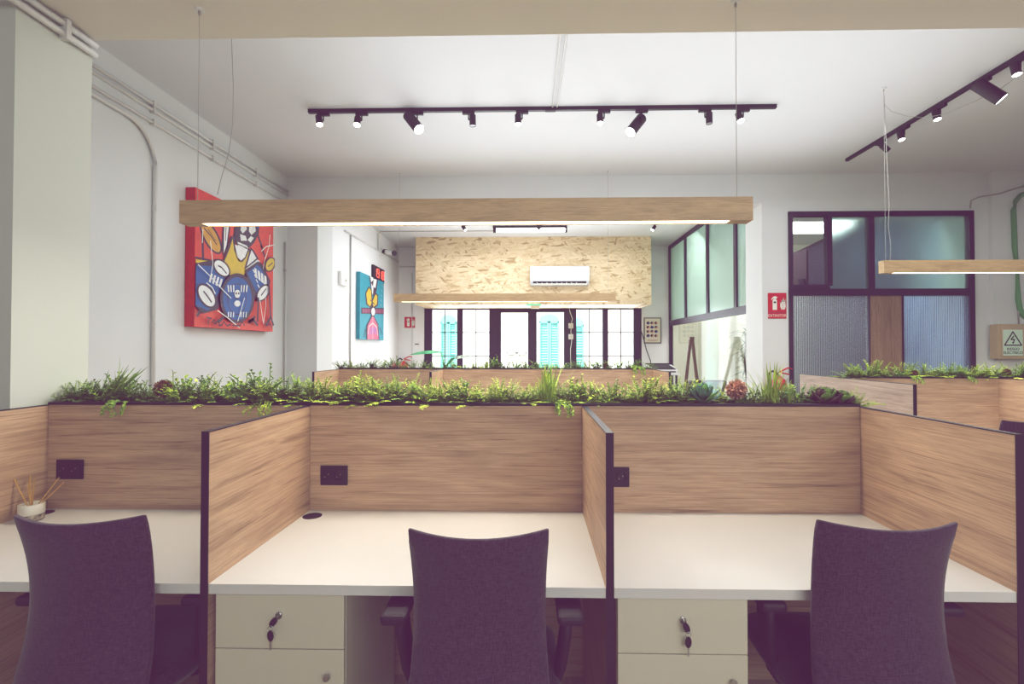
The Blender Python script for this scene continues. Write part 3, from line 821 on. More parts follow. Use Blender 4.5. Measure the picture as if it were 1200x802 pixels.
# ------------------------------------------------------------------ office chairs
def make_chair(loc, rot, label):
    t = thing('office_chair', label, 'chair', (0, 0, 0), 'charcoal fabric office chairs')
    # backrest: curved upholstered shell, local +Y points to the desk
    nu, nv = 14, 16; vs, fs = [], []
    z0, z1 = .47, 1.0
    def sec(u, v, front):
        w = .196-.010*math.sin(PI*min(1, max(0, (v-.1)/.85)))+.006*(1-v)
        yc = -.325+.19*(1-v)-.185*(1-v)**2
        edge = max(abs(u)**10, abs(2*v-1)**22)
        th = .020*(1-.55*edge)
        z = z0+(z1-z0)*v-.012*(1-u*u)*max(0, v-.6)/.4
        y = yc+.05*u*u+(th if front else -th)
        return (u*w, y, z)
    for fr_ in (0, 1):
        for j in range(nv+1):
            for i in range(nu+1): vs.append(sec(-1+2*i/nu, j/nv, fr_))
    n1 = (nu+1)*(nv+1)
    for fr_ in (0, 1):
        for j in range(nv):
            for i in range(nu):
                a = fr_*n1+j*(nu+1)+i; fs.append((a, a+1, a+nu+2, a+nu+1))
    for j in range(nv):
        for i in (0, nu):
            a = j*(nu+1)+i; fs.append((a, a+nu+1, n1+a+nu+1, n1+a))
    for i in range(nu):
        for j in (0, nv):
            a = j*(nu+1)+i; fs.append((a, a+1, n1+a+1, n1+a))
    o = MB().add(vs, fs, M['chair'], True).build('backrest', t)
    bevel(o, .006, 3).modifiers['bevel'].angle_limit = .9
    # seat
    bm = MB(); n = 28; lay = []
    for zz, k in ((.405, .80), (.412, .95), (.44, 1.0), (.468, .97), (.482, .86), (.486, .6), (.487, .2)):
        ring = []
        for i in range(n):
            a = 2*PI*i/n; cx, sy = math.cos(a), math.sin(a)
            x = .245*k*math.copysign(abs(cx)**.45, cx); y = .02+.245*k*math.copysign(abs(sy)**.45, sy)
            ring.append((x, y, zz-(.03*max(0, y-.18)/.09 if zz > .43 else 0)))
        lay.append(ring)
    vs = [v for r_ in lay for v in r_]
    bm.add(vs, [(a*n+i, a*n+(i+1) % n, (a+1)*n+(i+1) % n, (a+1)*n+i) for a in range(len(lay)-1) for i in range(n)]+[list(range(n))[::-1], [len(vs)-n+i for i in range(n)]], M['darkfab'], True)
    bm.build('seat', t)
    MB().rbox(-.045, .045, -.30, .02, .365, .402, M['blackmatte'], .008).tube([(0, -.24, .385), (0, -.275, .41), (0, -.285, .48), (0, -.275, .56)], .016, M['blackmatte'], 10).build('back_bracket', t)
    for s in (-1, 1):
        a = MB().rbox(s*.268-.04, s*.268+.04, -.17, .085, .665, .698, M['blackmatte'], .012)
        ao = a.build('armrest', t)
        p_ = MB()
        pl = [(s*.262, -.09, .67), (s*.258, -.085, .60), (s*.245, -.07, .50), (s*.215, -.05, .40), (s*.1, -.04, .392)]
        for y_ in (-.02, .0, .02, .04): p_.tube([(x, y+y_, z) for x, y, z in pl], .016, M['blackmatte'], 8)
        p_.build('arm_support', ao)
    MB().cyl((0, 0, .10), (0, 0, .25), .03, M['blackmatte']).cyl((0, 0, .25), (0, 0, .41), .018, M['steel']).rbox(-.1, .1, -.12, .12, .385, .408, M['blackmatte'], .006).build('gas_lift', t)
    for k in range(5):
        a = PI/2+2*PI*k/5; d = Vector((math.cos(a), math.sin(a), 0))
        lg = MB().tube([Vector((0, 0, .105))+d*.02, Vector((0, 0, .1))+d*.15, Vector((0, 0, .078))+d*.29], [.024, .02, .014], M['blackmatte'], 10).build('leg', t)
        s_ = Vector((-d.y, d.x, 0)); c = d*.285
        k_ = MB()
        for sg in (-1, 1): k_.cyl(c+s_*sg*.006+Vector((0, 0, .027)), c+s_*sg*.024+Vector((0, 0, .027)), .027, M['blackmatte'], n=16)
        k_.cyl(c+Vector((0, 0, .03)), c+Vector((0, 0, .085)), .008, M['blackmatte'], n=8).build('caster', lg)
    t.location = loc; t.rotation_euler = (0, 0, rot)
    return t
c0 = make_chair((P(559, 640, 1.36).x, 1.635, 0), .015, 'charcoal fabric office chair at the middle desk')
dup(c0, (P(93, 640, 1.45).x, 1.72, 0), 'charcoal fabric office chair at the left desk, by the reed diffuser', .02)
dup(c0, (P(1041, 640, 1.45).x, 1.72, 0), 'charcoal fabric office chair at the right desk', -.03)
dup(c0, (xd+.66, 3.77, 0), 'charcoal office chair behind the right end divider, cut by the frame edge', .0)

# ------------------------------------------------------------------ reed diffuser
bx, by = P(37, 600, 2.09).x, 2.09
t = thing('reed_diffuser', 'white ceramic reed diffuser with wooden sticks on the left desk', 'diffuser', (bx, by, DZ))
MB().lathe([(.036, 0), (.042, .004), (.043, .03)], (bx, by, DZ), M['patt']).build('patterned_base', t)
MB().lathe([(.043, .03), (.044, .032), (.044, .072), (.041, .075), (.037, .072), (.036, .045), (0, .045)], (bx, by, DZ), M['ceramic']).build('jar', t)
for dx, dy, L in ((-.078, .01, .155), (-.06, .05, .16), (-.012, .02, .13), (.004, -.02, .125), (.085, .01, .17), (.105, .03, .15)):
    d = Vector((dx, dy, .12)).normalized()
    b = Vector((bx, by, DZ+.046))+Vector((dx, dy, 0))*.12
    MB().cyl(b, b+d*L, .0028, M['reedstick'], n=8).build('reed', t)

# ------------------------------------------------------------------ plants
def place(proto, loc, label, rot, sc, gname):
    o = proto.copy(); C.objects.link(o)
    for ch in list(proto.children):
        c = ch.copy(); C.objects.link(c); c.parent = o
    o.location = loc; o.rotation_euler = (0, 0, rot); o.scale = (sc,)*3
    o['label'] = label; o['category'] = 'plant'; o['group'] = gname
    return o
protos = {}
def proto(key, name, mbs):
    lst = []
    for mb in mbs: lst.append(mb.build(name))
    protos[key] = lst
A_, B_, Cc, D_ = M['leafA'], M['leafB'], M['leafC'], M['leafD']
proto('fern', 'fern', [fern([A_, A_, B_]), fern([A_, B_]), fern([A_, A_, Cc])])
proto('yfern', 'fern', [fern([B_, B_, A_], 44), fern([B_, A_], 42)])
proto('dfern', 'fern', [fern([Cc, A_, Cc, A_], 42), fern([A_, Cc], 42)])
proto('box', 'small_leaved_shrub', [boxwood([A_, B_]), boxwood([A_, A_, Cc])])
proto('dbox', 'small_leaved_shrub', [boxwood([Cc, Cc, A_])])
proto('grass', 'grass_tuft', [grass([M['grass'], B_])])
proto('lgrass', 'grass_tuft', [grass([M['grass'], Cc], 60, .19, (.9, 0), .007)])
proto('trail', 'trailing_plant', [trailing([B_, A_]), trailing([A_, Cc])])
proto('blue', 'succulent', [rosette(M['blueleaf'], M['leafD'], 26, .062, .022, .75)])
proto('purple', 'succulent', [rosette(M['purpleleaf'], M['leafC'], 24, .068, .042, .62)])
proto('green', 'small_leaved_shrub', [boxwood([D_, A_], 14, .09), boxwood([D_, Cc], 14, .09)])
def globe(m, name, r, stem):
    t = MB(); 
    for i in range(260):
        a = math.acos(1-2*(i+.5)/260); b = i*2.39996
        d = Vector((math.sin(a)*math.cos(b), math.sin(a)*math.sin(b), math.cos(a)))
        leaf(t, Vector((0, 0, stem+r*.9))+d*r*.55, d+Vector((R.uniform(-.3, .3),)*3), Vector((R.uniform(-1, 1), R.uniform(-1, 1), .3)), r*.5, r*.22, m, .2, 2)
    t.ball((0, 0, stem+r*.9), r*.62, m, 10)
    root = MB().cyl((0, 0, -.01), (0, 0, stem+r*.5), .004, M['leafC'], n=8).build(name)
    h = t.build('flower_head', root); return root
protos['globe'] = [globe(M['pinkflower'], 'flower', .043, .035)]
protos['brown'] = [globe(M['brownflower'], 'flower', .034, .035)]
KN = {'fern': 'feathery green fern clump', 'yfern': 'bright yellow-green fern clump', 'dfern': 'dark green fern clump', 'box': 'light green small-leaved shrub',
      'dbox': 'dark small-leaved upright shrub', 'grass': 'tall upright grass tuft', 'lgrass': 'long grass tuft leaning to the right', 'trail': 'trailing sprig over panel edge',
      'blue': 'blue-green succulent rosette', 'purple': 'dark purple succulent rosette', 'green': 'fresh green small-leaved shrub', 'globe': 'pinkish round dried flower head', 'brown': 'brown dried flower head'}
def plant_row(rows, Yp, sections, where, gname, grow=1.2):
    cnt = {}; tot = {}
    def secof(px):
        for lim, n in sections:
            if px < lim: return n
    for r_ in rows: k = (r_[1], secof(r_[0])); tot[k] = tot.get(k, 0)+1
    for px, kind, hs in rows:
        sec_ = secof(px); key = (kind, sec_); cnt[key] = cnt.get(key, 0)+1
        lst = protos[kind]; pr_ = lst[cnt[key] % len(lst)]
        yy = Yp+(.045 if kind == 'trail' else .068 if kind in ('purple', 'blue', 'globe', 'brown', 'grass') else R.uniform(.085, .15))
        p_ = P(px, 470, yy)
        rot = R.uniform(0, 2*PI) if kind not in ('lgrass', 'trail') else 0
        if kind == 'purple': rot = R.uniform(0, 6)
        pos = 'only one' if tot[key] == 1 else ORD[cnt[key]-1]+' of '+str(tot[key])+' from left'
        hs = hs*grow if kind in ('fern', 'yfern', 'dfern', 'box', 'dbox', 'green') else hs
        place(pr_, (p_.x, yy, TOPZ-.014), f'{KN[kind]}, {pos}, {where} {sec_}' if tot[key] > 1 else f'{KN[kind]}, {where} {sec_}', rot, hs, gname)
row1 = [(64, 'yfern', .55), (76, 'fern', .85), (90, 'fern', .95), (104, 'dfern', .95), (118, 'dfern', .95), (120, 'lgrass', 1.25), (130, 'dbox', .95), (142, 'box', 1.0), (148, 'trail', 1.0), (157, 'dfern', .8),
        (172, 'dbox', .75), (181, 'dfern', .7), (192, 'brown', 1.3), (203, 'fern', .8), (216, 'box', 1.15), (229, 'dfern', .85), (240, 'box', 1.0), (252, 'yfern', 1.0), (265, 'dfern', .85),
        (277, 'box', 1.05), (290, 'dbox', .8), (301, 'dbox', 1.25), (314, 'fern', 1.0), (317, 'trail', .85), (327, 'fern', 1.1), (341, 'dfern', .95), (352, 'fern', 1.1),
        (364, 'fern', .95), (376, 'yfern', 1.0), (390, 'fern', .8), (402, 'yfern', 1.05), (414, 'fern', 1.1), (428, 'yfern', .95), (441, 'fern', 1.2), (455, 'yfern', 1.05), (470, 'fern', 1.2),
        (492, 'yfern', .9), (508, 'yfern', 1.0), (520, 'fern', .9), (534, 'yfern', .9), (547, 'box', .85), (560, 'yfern', .9), (574, 'fern', .85), (588, 'yfern', .95), (602, 'fern', .8),
        (616, 'yfern', .85), (630, 'dfern', .75), (643, 'grass', 1.25), (654, 'dfern', .8), (657, 'trail', .9), (667, 'fern', .95), (680, 'box', 1.0), (694, 'fern', .95), (708, 'yfern', .8), (722, 'box', .8), (738, 'yfern', .8),
        (753, 'yfern', 1.05), (766, 'fern', 1.05), (779, 'yfern', 1.05), (793, 'dfern', .95), (806, 'yfern', .95), (824, 'blue', 1.6), (843, 'yfern', .85), (858, 'fern', .6), (863, 'globe', 1.15),
        (872, 'green', .8), (886, 'yfern', .8), (898, 'fern', .55), (905, 'grass', 1.25), (922, 'grass', .7), (930, 'green', 1.0), (941, 'fern', .85), (954, 'green', .95), (966, 'purple', 1.3), (985, 'purple', 1.1),
        (999, 'yfern', .75)]
plant_row(row1, Y1, [(360, 'over left desk'), (687, 'over middle desk'), (9999, 'over right desk')], 'front planter', 'plants in the front planter')
row2 = []
ks = ['dfern', 'fern', 'green', 'dfern', 'yfern', 'dbox', 'fern', 'green', 'box', 'dfern']
hx = [.85, 1.0, .8, 1.1, .75, .9, .7, .95, .8, .75, .9, 1.0]
px = 400
i = 0
while px < 762:
    row2.append((px, ks[i % 10], hx[(i*5) % 12])); px += 12; i += 1
row2 += [(462, 'globe', .8), (570, 'grass', .7), (744, 'trail', 1.7), (710, 'brown', 1.0)]
row2.sort()
plant_row(row2, Y2, [(505, 'over left bay'), (643, 'over middle bay'), (9999, 'over right bay')], 'far planter', 'plants in the far planter', 1.35)
row3 = []
px = 988; i = 0
ks3 = ['yfern', 'fern', 'dfern', 'yfern', 'fern', 'green', 'yfern', 'brown', 'fern']
while px < 1215:
    row3.append((px, ks3[i % 9], [.85, 1.15, 1.0, 1.25, .95, .9, 1.1][i % 7])); px += 12; i += 1
row3 += [(1065, 'trail', 1.0), (1130, 'trail', .8)]
row3.sort()
# keep them right of the outer divider
row3 = [r_ for r_ in row3 if P(r_[0], 440, Y3+.1).x > q[0][1]+.04]
plant_row(row3, Y3, [(1060, 'near outer end'), (1130, 'halfway along'), (9999, 'towards frame edge')], 'right planter', 'plants in the right planter')
for l in protos.values():
    for o in l:
        for ch in list(o.children): bpy.data.objects.remove(ch)
        bpy.data.objects.remove(o)
# broad-leaved plant growing out of the far planter
p0 = P(521, 433, Y2+.1); p0.z = TOPZ-.02
t = thing('broad_leaf_plant', 'young plant with three broad arching leaves rising from far planter', 'plant', p0)
for tip, mid, m in (((489, 411), (517, 413), 'bigleaf'), ((528, 421), (524, 428), 'bigleaf'), ((546, 416), (533, 420), 'stripeleaf')):
    a, b = P(mid[0], mid[1], Y2+.08), P(tip[0], tip[1], Y2+.0)
    MB().tube([p0, (p0+a)/2+Vector((0, 0, .03)), a], .006, M['leafD'], 6).build('stem', t)
    k = MB(); leaf(k, a, b-a, Vector((0, -.85, .55)), (b-a).length*1.3, .05, M[m], .3, 8); k.build('leaf', t)

# ------------------------------------------------------------------ pendant lamps
def pendant(name, xa, xb, Y, z0, h, label, wires, zc, extra=None):
    t = thing(name, label, 'pendant lamp', ((xa+xb)/2, Y, z0), 'long wooden pendant lamps')
    w = .07
    b = MB().box(xa, xb, Y, Y+w, z0+.012, z0+h, M['lampwood'])
    b.box(xa, xb, Y, Y+.01, z0, z0+.012, M['lampwood']).box(xa, xb, Y+w-.01, Y+w, z0, z0+.012, M['lampwood'])
    b.box(xa, xa+.1, Y+.01, Y+w-.01, z0, z0+.012, M['lampwood']).box(xb-.1, xb, Y+.01, Y+w-.01, z0, z0+.012, M['lampwood'])
    b.build('body', t)
    MB().box(xa+.1, xb-.1, Y+.0105, Y+w-.0105, z0+.003, z0+.0115, M['strip']).build('diffuser', t)
    for x in wires:
        MB().cyl((x, Y+w/2, z0+h), (x, Y+w/2, zc), .0016, M['wire'], n=6).build('suspension_wire', t)
        MB().cyl((x, Y+w/2, zc-.012), (x, Y+w/2, zc), .02, M['plastic'], n=14).cyl((x, Y+w/2, zc-.03), (x, Y+w/2, zc-.012), .006, M['steel'], n=8).build('ceiling_mount', t)
    L = bpy.data.lights.new('lamp_glow', 'AREA'); L.shape = 'RECTANGLE'; L.size = xb-xa-.2; L.size_y = .05
    L.color = (1, .90, .78); L.energy = 20*(xb-xa)/2.6
    lo = bpy.data.objects.new('lamp_glow', L); C.objects.link(lo); lo.location = ((xa+xb)/2, Y+w/2, z0-.016)
    lo.visible_camera = False
    return t
YL1 = 2.24
xa, xb = P(210, 250, YL1).x, P(882.5, 240, YL1).x
z0 = P(600, 259.5, YL1).z
t = pendant('pendant_lamp', xa, xb, YL1, z0, .108, 'long oak pendant lamp hanging over the front planter', (P(226, 200, YL1).x, P(867, 200, YL1).x), 3.13)
a = P(255, 228, YL1+.03)
MB().tube([a]+[P(x, y, YL1+.04+dy_) for x, y, dy_ in ((259, 210, .05), (268, 180, .12), (273, 145, .18), (273.5, 100, .2), (272, 60, .22), (271.5, 30, .24))], .0022, M['wire'], 6).build('power_cable', t)
YL2 = 6.36
z0 = P(600, 353.5, YL2).z
t = pendant('pendant_lamp', P(461, 350, YL2).x, P(721.5, 350, YL2).x, YL2, z0, .105, 'distant oak pendant lamp hanging over the far planter', (P(467, 300, YL2).x, P(713, 300, YL2).x), CZ)
YL3 = 4.40
z0 = P(1100, 319.5, YL3).z; xa = P(1036, 310, YL3).x
t = pendant('pendant_lamp', xa, xa+2.65, YL3, z0, .112, 'oak pendant lamp on the right hanging over the right planter', (P(1040, 200, YL3).x, xa+2.6), CZ)
a = P(1043, 305, YL3+.03)
MB().tube([a, P(1044, 290, YL3+.03), P(1041, 265, YL3+.03), P(1042, 240, YL3+.03), P(1039, 180, YL3+.05), P(1036, 112, YL3+.1)], .0022, M['wire'], 6).build('power_cable', t)
wm = [P(1036, 122, 4.6), P(1045, 131, 4.6), P(1062, 136, 4.6), P(1085, 138, 4.5), P(1110, 133, 4.4), P(1140, 120, 4.3), P(1170, 106, 4.2), P(1192, 90, 4.1), P(1215, 70, 4.0)]
tag(MB().tube(wm, .002, M['wire'], 6).build('loose_cable', loc='base'), 'thin loose cable swagged across the right track lights', 'cable')

# ------------------------------------------------------------------ track lights
TZ = CZ-.035
def spot(root_loc, d, size, glow, label, group, axis):
    x, y, z = root_loc
    t = thing('track_spotlight', label, 'spotlight', (x, y, z), group)
    a = (.06, .017) if axis == 0 else (.017, .06)
    MB().rbox(x-a[0], x+a[0], y-a[1], y+a[1], z-.028, z, M['black'], .004).build('adapter', t)
    r, L = (.031, .10) if size == 's' else (.052, .235)
    st = .05 if size == 's' else .085
    d = Vector(d).normalized()
    top = Vector((x, y, z-.028)); piv = top+Vector((0, 0, -st))
    s = d.cross(Vector((0, 0, 1))); s = s.normalized() if s.length > .05 else Vector((1, 0, 0))
    off = s*(r+.007)*(1 if x > -9 else 1)
    MB().cyl(top, piv, .006, M['black'], n=10).cyl(piv, piv+s*.012, .008, M['black'], n=10).build('stem', t)
    c = piv+s*(r+.010)
    k = L*.40
    h0, h1 = c-d*k, c+d*(L-k)
    hd = MB().cyl(h0, h1-d*.003, r, M['black'], n=24)
    hd.cyl(h1-d*.003, h1+d*.004, r, M['black'], n=24, caps=False)
    ho = hd.build('head', t)
    MB().cyl(h1-d*.003, h1+d*.001, r*.93, M[glow], n=24).build('lens', ho)
    if glow != 'lensdim':
        l = bpy.data.lights.new('spot_glow', 'SPOT'); l.energy = 26 if size == 's' else 55; l.spot_size = 1.2; l.spot_blend = .6; l.shadow_soft_size = .03; l.color = (1, .98, .96)
        lo = bpy.data.objects.new('spot_glow', l); C.objects.link(lo); lo.location = h1+d*.01; lo.rotation_euler = d.to_track_quat('-Z', 'Y').to_euler()
    return t
def track(x0, x1, y0, y1, label):
    t = thing('light_track', label, 'light track', ((x0+x1)/2, (y0+y1)/2, TZ))
    MB().box(x0, x1, y0, y1, TZ, CZ, M['black']).build('rail', t)
    if x1-x0 > y1-y0:
        for x in (x0-.012, x1): MB().box(x, x+.012, y0, y1, TZ, CZ, M['black']).build('end_cap', t)
    else:
        for y in (y0-.012, y1): MB().box(x0, x1, y, y+.012, TZ, CZ, M['black']).build('end_cap', t)
    return t
YT = P(600, 130, 4.78).y*1.0
d_ = ray(635, 130); YT = (TZ-H)/d_.z*d_.y
xa, xb = P(363, 130, YT).x, P(908, 130, YT).x
t = track(xa, xb, YT-.018, YT+.018, 'long black lighting track across the ceiling above the first lamp')
xj = P(645, 130, YT).x
MB().box(xj-.05, xj+.05, YT-.02, YT+.02, TZ-.004, TZ+.02, M['blackmatte']).build('joint', t)
heads = [(379, 's', (.25, -.3, -1), 'lens', 'small black spotlight, first from the left on the long track'),
         (424, 's', (.05, -.45, -1), 'lenshot', 'small glowing spotlight, second from the left on the long track'),
         (489, 'l', (.62, -.42, -.85), 'lens', 'large black spotlight pointing right on the long track'),
         (549, 's', (.02, .02, -1), 'lensdim', 'small dark spotlight, fourth from the left on the long track'),
         (612, 's', (.02, -.2, -1), 'lens', 'small black spotlight just left of the track joint'),
         (708, 's', (0, -.3, -1), 'lens', 'small black spotlight just right of the track joint'),
         (752, 'l', (-.62, -.42, -.85), 'lens', 'large black spotlight pointing left on the long track'),
         (826, 's', (.02, .02, -1), 'lensdim', 'small dark spotlight, second from the right on the long track'),
         (871, 's', (.05, -.45, -1), 'lenshot', 'small glowing spotlight at the right end of the long track')]
for px, sz, d, gl, lb in heads:
    spot((P(px, 130, YT).x, YT, TZ), d, sz, gl, lb, 'spotlights on the long ceiling track', 0)
pe = P(993, 189, 6.06); d_ = ray(993, 189); kk = (TZ-H)/d_.z; XT = d_.x*kk; ye = d_.y*kk
t = track(XT-.018, XT+.018, 3.3, ye, 'black lighting track running towards the camera at upper right')
for px, py_, sz, d, gl, lb in ((1032, 167, 's', (.75, .1, -.6), 'lensdim', 'small dark spotlight at the far end of the right track'),
                          (1060, 150, 's', (0, -.25, -1), 'lens', 'small lit spotlight, second from the far end of the right track'),
                          (1102, 126, 's', (0, -.25, -1), 'lens', 'small lit spotlight just beyond the large one on right track'),
                          (1153, 97, 'l', (.62, -.35, -.8), 'lens', 'large black spotlight on the right track'),
                          (1196, 72, 's', (0, -.2, -1), 'lens', 'small lit spotlight on the right track at the frame edge')):
    dd = ray(px, py_); yy = XT/dd.x*dd.y
    spot((XT, yy, TZ), d, sz, gl, lb, 'spotlights on the right ceiling track', 1)
# back room track: only the heads show under the first lamp
YT2 = 9.0
t = track(P(520, 250, YT2).x, P(790, 250, YT2).x, YT2-.018, YT2+.018, 'black lighting track on the ceiling of the back room')
for px, d, lb in ((545, (.6, -.3, -.8), 'small spotlight above the left part of the strand board'), (632, (.6, -.3, -.8), 'small spotlight in front of the ceiling tube lamp'),
                  (768, (-.6, -.3, -.8), 'small spotlight near the glass partition in the back room')):
    spot((P(px, 250, YT2).x, YT2, TZ), d, 's', 'lens', lb, 'spotlights in the back room', 0)
# fluorescent batten
YFZ = 9.3
a, b = P(578, 267, YFZ), P(664.5, 267, YFZ)
t = thing('tube_lamp', 'white fluorescent tube lamp on the ceiling above strand board', 'tube lamp', ((a.x+b.x)/2, YFZ, CZ-.06))
zc = P(620, 264.5, YFZ).z
MB().box(a.x, b.x, YFZ-.04, YFZ+.04, zc-.05, zc+.0, M['blackmatte']).build('housing', t)
MB().cyl((a.x+.06, YFZ, zc-.085), (b.x-.03, YFZ, zc-.085), .04, M['tube'], n=16).build('tube', t)
MB().box(a.x, a.x+.05, YFZ-.035, YFZ+.035, zc-.13, zc-.05, M['blackmatte']).build('end_cap', t)
MB().box(b.x-.04, b.x, YFZ-.035, YFZ+.035, zc-.13, zc-.05, M['blackmatte']).build('end_cap', t)
for x in (a.x+.2, b.x-.2): MB().cyl((x, YFZ, zc), (x, YFZ, CZ), .012, M['plastic'], n=8).build('hanger', t)

# ------------------------------------------------------------------ conduits and cables
def pipe(pts, r, m, label, name='conduit', clips=()):
    t = thing(name, label, 'conduit', Vector(pts[0]))
    MB().tube(pts, r, m, 8).build('pipe', t)
    for c in clips:
        c = Vector(c); MB().box(c.x-r*1.3, c.x+r*1.3, c.y-.012, c.y+.012, c.z-r*1.6, c.z+r*1.6, m).build('clip', t)
    return t
xw = XL+.021
def wl(px, py_): return PX(px, py_, xw)
z_ = [wl(112, 79).z, wl(112, 86).z, wl(112, 100).z, wl(112, 107).z]
yy0, yy1 = 2.5, YW-.02
for k, zz in enumerate((3.665, 3.61, 3.50)):
    pipe([(xw, yy0, zz), (xw, yy1, zz)], .016, M['pipe'], ('uppermost', 'second', 'third')[k]+' white conduit running along the top of the left wall', clips=[(xw, y, zz) for y in (4.2, 5.0, 5.8)])
yv = wl(181, 300).y
pts = [(xw, yy0, 3.44), (xw, yv-.32, 3.44)]+[(xw, yv-.32+.32*math.sin(k*PI/14), 3.44-.32+.32*math.cos(k*PI/14)) for k in range(1, 8)]+[(xw, yv, 2.5), (xw, yv, .1)]
pipe(pts, .017, M['pipe'], 'white conduit bending down the left wall near the pilaster', clips=[(xw, yv, 2.75), (xw, yv, 1.7)])
xp = PLX+.021
for k, zz in enumerate((3.10, 3.05)):
    pipe([(xp, 1.76, zz), (xp, 2.5, zz)], .016, M['pipe'], ('upper', 'lower')[k]+' white conduit under the beam on the left pilaster', clips=[(xp, 2.33, zz)])
yc_ = wl(334, 300).y
pipe([(xw, yc_, 2.95), (xw, yc_, .1)], .01, M['wire'], 'thin vertical conduit right of the red drummer painting', clips=[(xw, yc_, wl(334, 317).z)])
# back room
xq = BX+.016
def bl(px, py_): return PX(px, py_, xq)
za = bl(410, 274).z; zb_ = bl(467, 307).z
pipe([bl(404, 270.5), bl(467, 307)], .014, M['pipe'], 'white conduit sloping towards the corner of back room wall', clips=[bl(440, 291.4)])
pv = bl(411, 290)
pipe([(xq, pv.y, za), (xq, pv.y, .1)], .012, M['wire'], 'grey conduit dropping down beside the scooter painting')
c1 = bl(443, 294)
zt = CZ-.015
pipe([c1, (xq, c1.y, zt-.05), (xq+.05, c1.y, zt), (a.x-.01, c1.y, zt), (a.x-.01, YFZ, zt)], .008, M['wire'], 'thin cable run from the wall to the ceiling tube lamp')
pipe([(BX+.02, YB-.016, P(470, 313, YB).z), (P(486, 313, YB-.016).x, YB-.016, P(470, 313, YB).z)], .012, M['pipe'], 'short conduit across the back wall left of strand board')
pipe([(P(484, 0, YB-.014).x, YB-.014, P(470, 320, YB).z), (P(484, 0, YB-.014).x, YB-.014, .1)], .008, M['pipe'], 'thin white conduit down the back wall by the red sign')
# ceiling conduit in the main room
pa, pb = PZ(660, 26, CZ-.01), PZ(649, 126, CZ-.01)
pipe([Vector((pa.x, 2.51, CZ-.01)), Vector((pb.x-.012, YT-.02, CZ-.01))], .007, M['pipe'], 'left thin conduit along the ceiling feeding the long track')
pipe([Vector((pa.x+.045, 2.51, CZ-.01)), Vector((pb.x+.03, YT-.02, CZ-.01))], .007, M['pipe'], 'right thin conduit along the ceiling feeding the long track')
# green conduit, box and cable on the right
yg = YW-.075
def rp(px, py_): return P(px, py_, yg)
gp = [rp(1225, 224), rp(1205, 226)]+[rp(x, y) for x, y in ((1196, 229), (1190, 236), (1187.5, 246))]+[rp(1189, 290), rp(1193, 350), rp(1195, 362), rp(1199, 370), rp(1206, 375), rp(1222, 378)]
pipe(gp, .03, M['pipegreen'], 'thick green conduit looping down the right wall above electrical box', clips=())
pipe([rp(1141, 243)+Vector((0, .05, 0)), rp(1142, 234)+Vector((0, .05, 0)), rp(1150, 230)+Vector((0, .04, 0)), rp(1172, 227), rp(1190, 221), rp(1215, 214)], .009, M['wire'], 'thin grey cable from window corner to the right wall')
pipe([rp(1193.5, 330), rp(1194, 380)], .008, M['wire'], 'short thin cable entering the top of the electrical box')
a, b = P(1170, 421, YW-.18), P(1212, 380, YW-.18)
t = thing('electrical_box', 'beige electrical box with a warning sign on the right wall', 'electrical box', ((a.x+b.x)/2, YW-.12, a.z))
MB().rbox(a.x, b.x, YW-.18, YW-.061, a.z, b.z, M['boxbeige'], .008).build('body', t)
MB().rbox(a.x+.03, b.x-.03, YW-.19, YW-.18, a.z+.03, b.z-.03, M['boxbeige'], .006).build('door', t)
ys = YW-.192
s0, s1 = P(1175.8, 417, ys), P(1198.5, 386.5, ys)
sg = MB().box(s0.x, s1.x, ys, ys+.003, s0.z, s1.z, M['signgreen'])
sx, sw, sh = (s0.x+s1.x)/2, s1.x-s0.x, s1.z-s0.z
so = sg.build('warning_sign', t)
def stroke(mb, pts, w, m, y):
    """flat ribbon in the XZ plane at depth y"""
    for i in range(len(pts)-1):
        p_, q_ = Vector((pts[i][0], 0, pts[i][1])), Vector((pts[i+1][0], 0, pts[i+1][1])); d = (q_-p_).normalized(); s = Vector((-d.z, 0, d.x))*w/2
        mb.add([v+Vector((0, y, 0)) for v in (p_-s-d*w*.3, p_+s-d*w*.3, q_+s+d*w*.3, q_-s+d*w*.3)], [(0, 1, 2, 3)], m)
k = MB(); zt_ = s1.z-sh*.08; zb2 = s0.z+sh*.40
stroke(k, [(sx-sw*.43, zb2), (sx+sw*.43, zb2), (sx, zt_), (sx-sw*.43, zb2)], sw*.06, M['black'], ys-.001)
stroke(k, [(sx+.01, zt_-sh*.17), (sx-sw*.1, zb2+sh*.22), (sx+sw*.07, zb2+sh*.22), (sx-.0, zb2+sh*.08)], sw*.055, M['black'], ys-.0012)
k.add([(sx-sw*.06, ys-.0013, zb2+sh*.12), (sx+sw*.06, ys-.0013, zb2+sh*.12), (sx, ys-.0013, zb2+sh*.04)], [(0, 1, 2)], M['black'])
k.build('lightning_symbol', so)
def wallmtx(x, y, z): return Matrix.Translation((x, y, z)) @ Matrix.Rotation(PI/2, 4, 'X')
text_obj('warning_text', 'RIESGO', sw*.19, M['black'], so, wallmtx(sx, ys-.001, s0.z+sh*.25))
text_obj('warning_text', 'ELÉCTRICO', sw*.19, M['black'], so, wallmtx(sx, ys-.001, s0.z+sh*.11))
for o in so.children:
    if 'text' in o.name: o.data.transform(Matrix.Translation(-t.location))

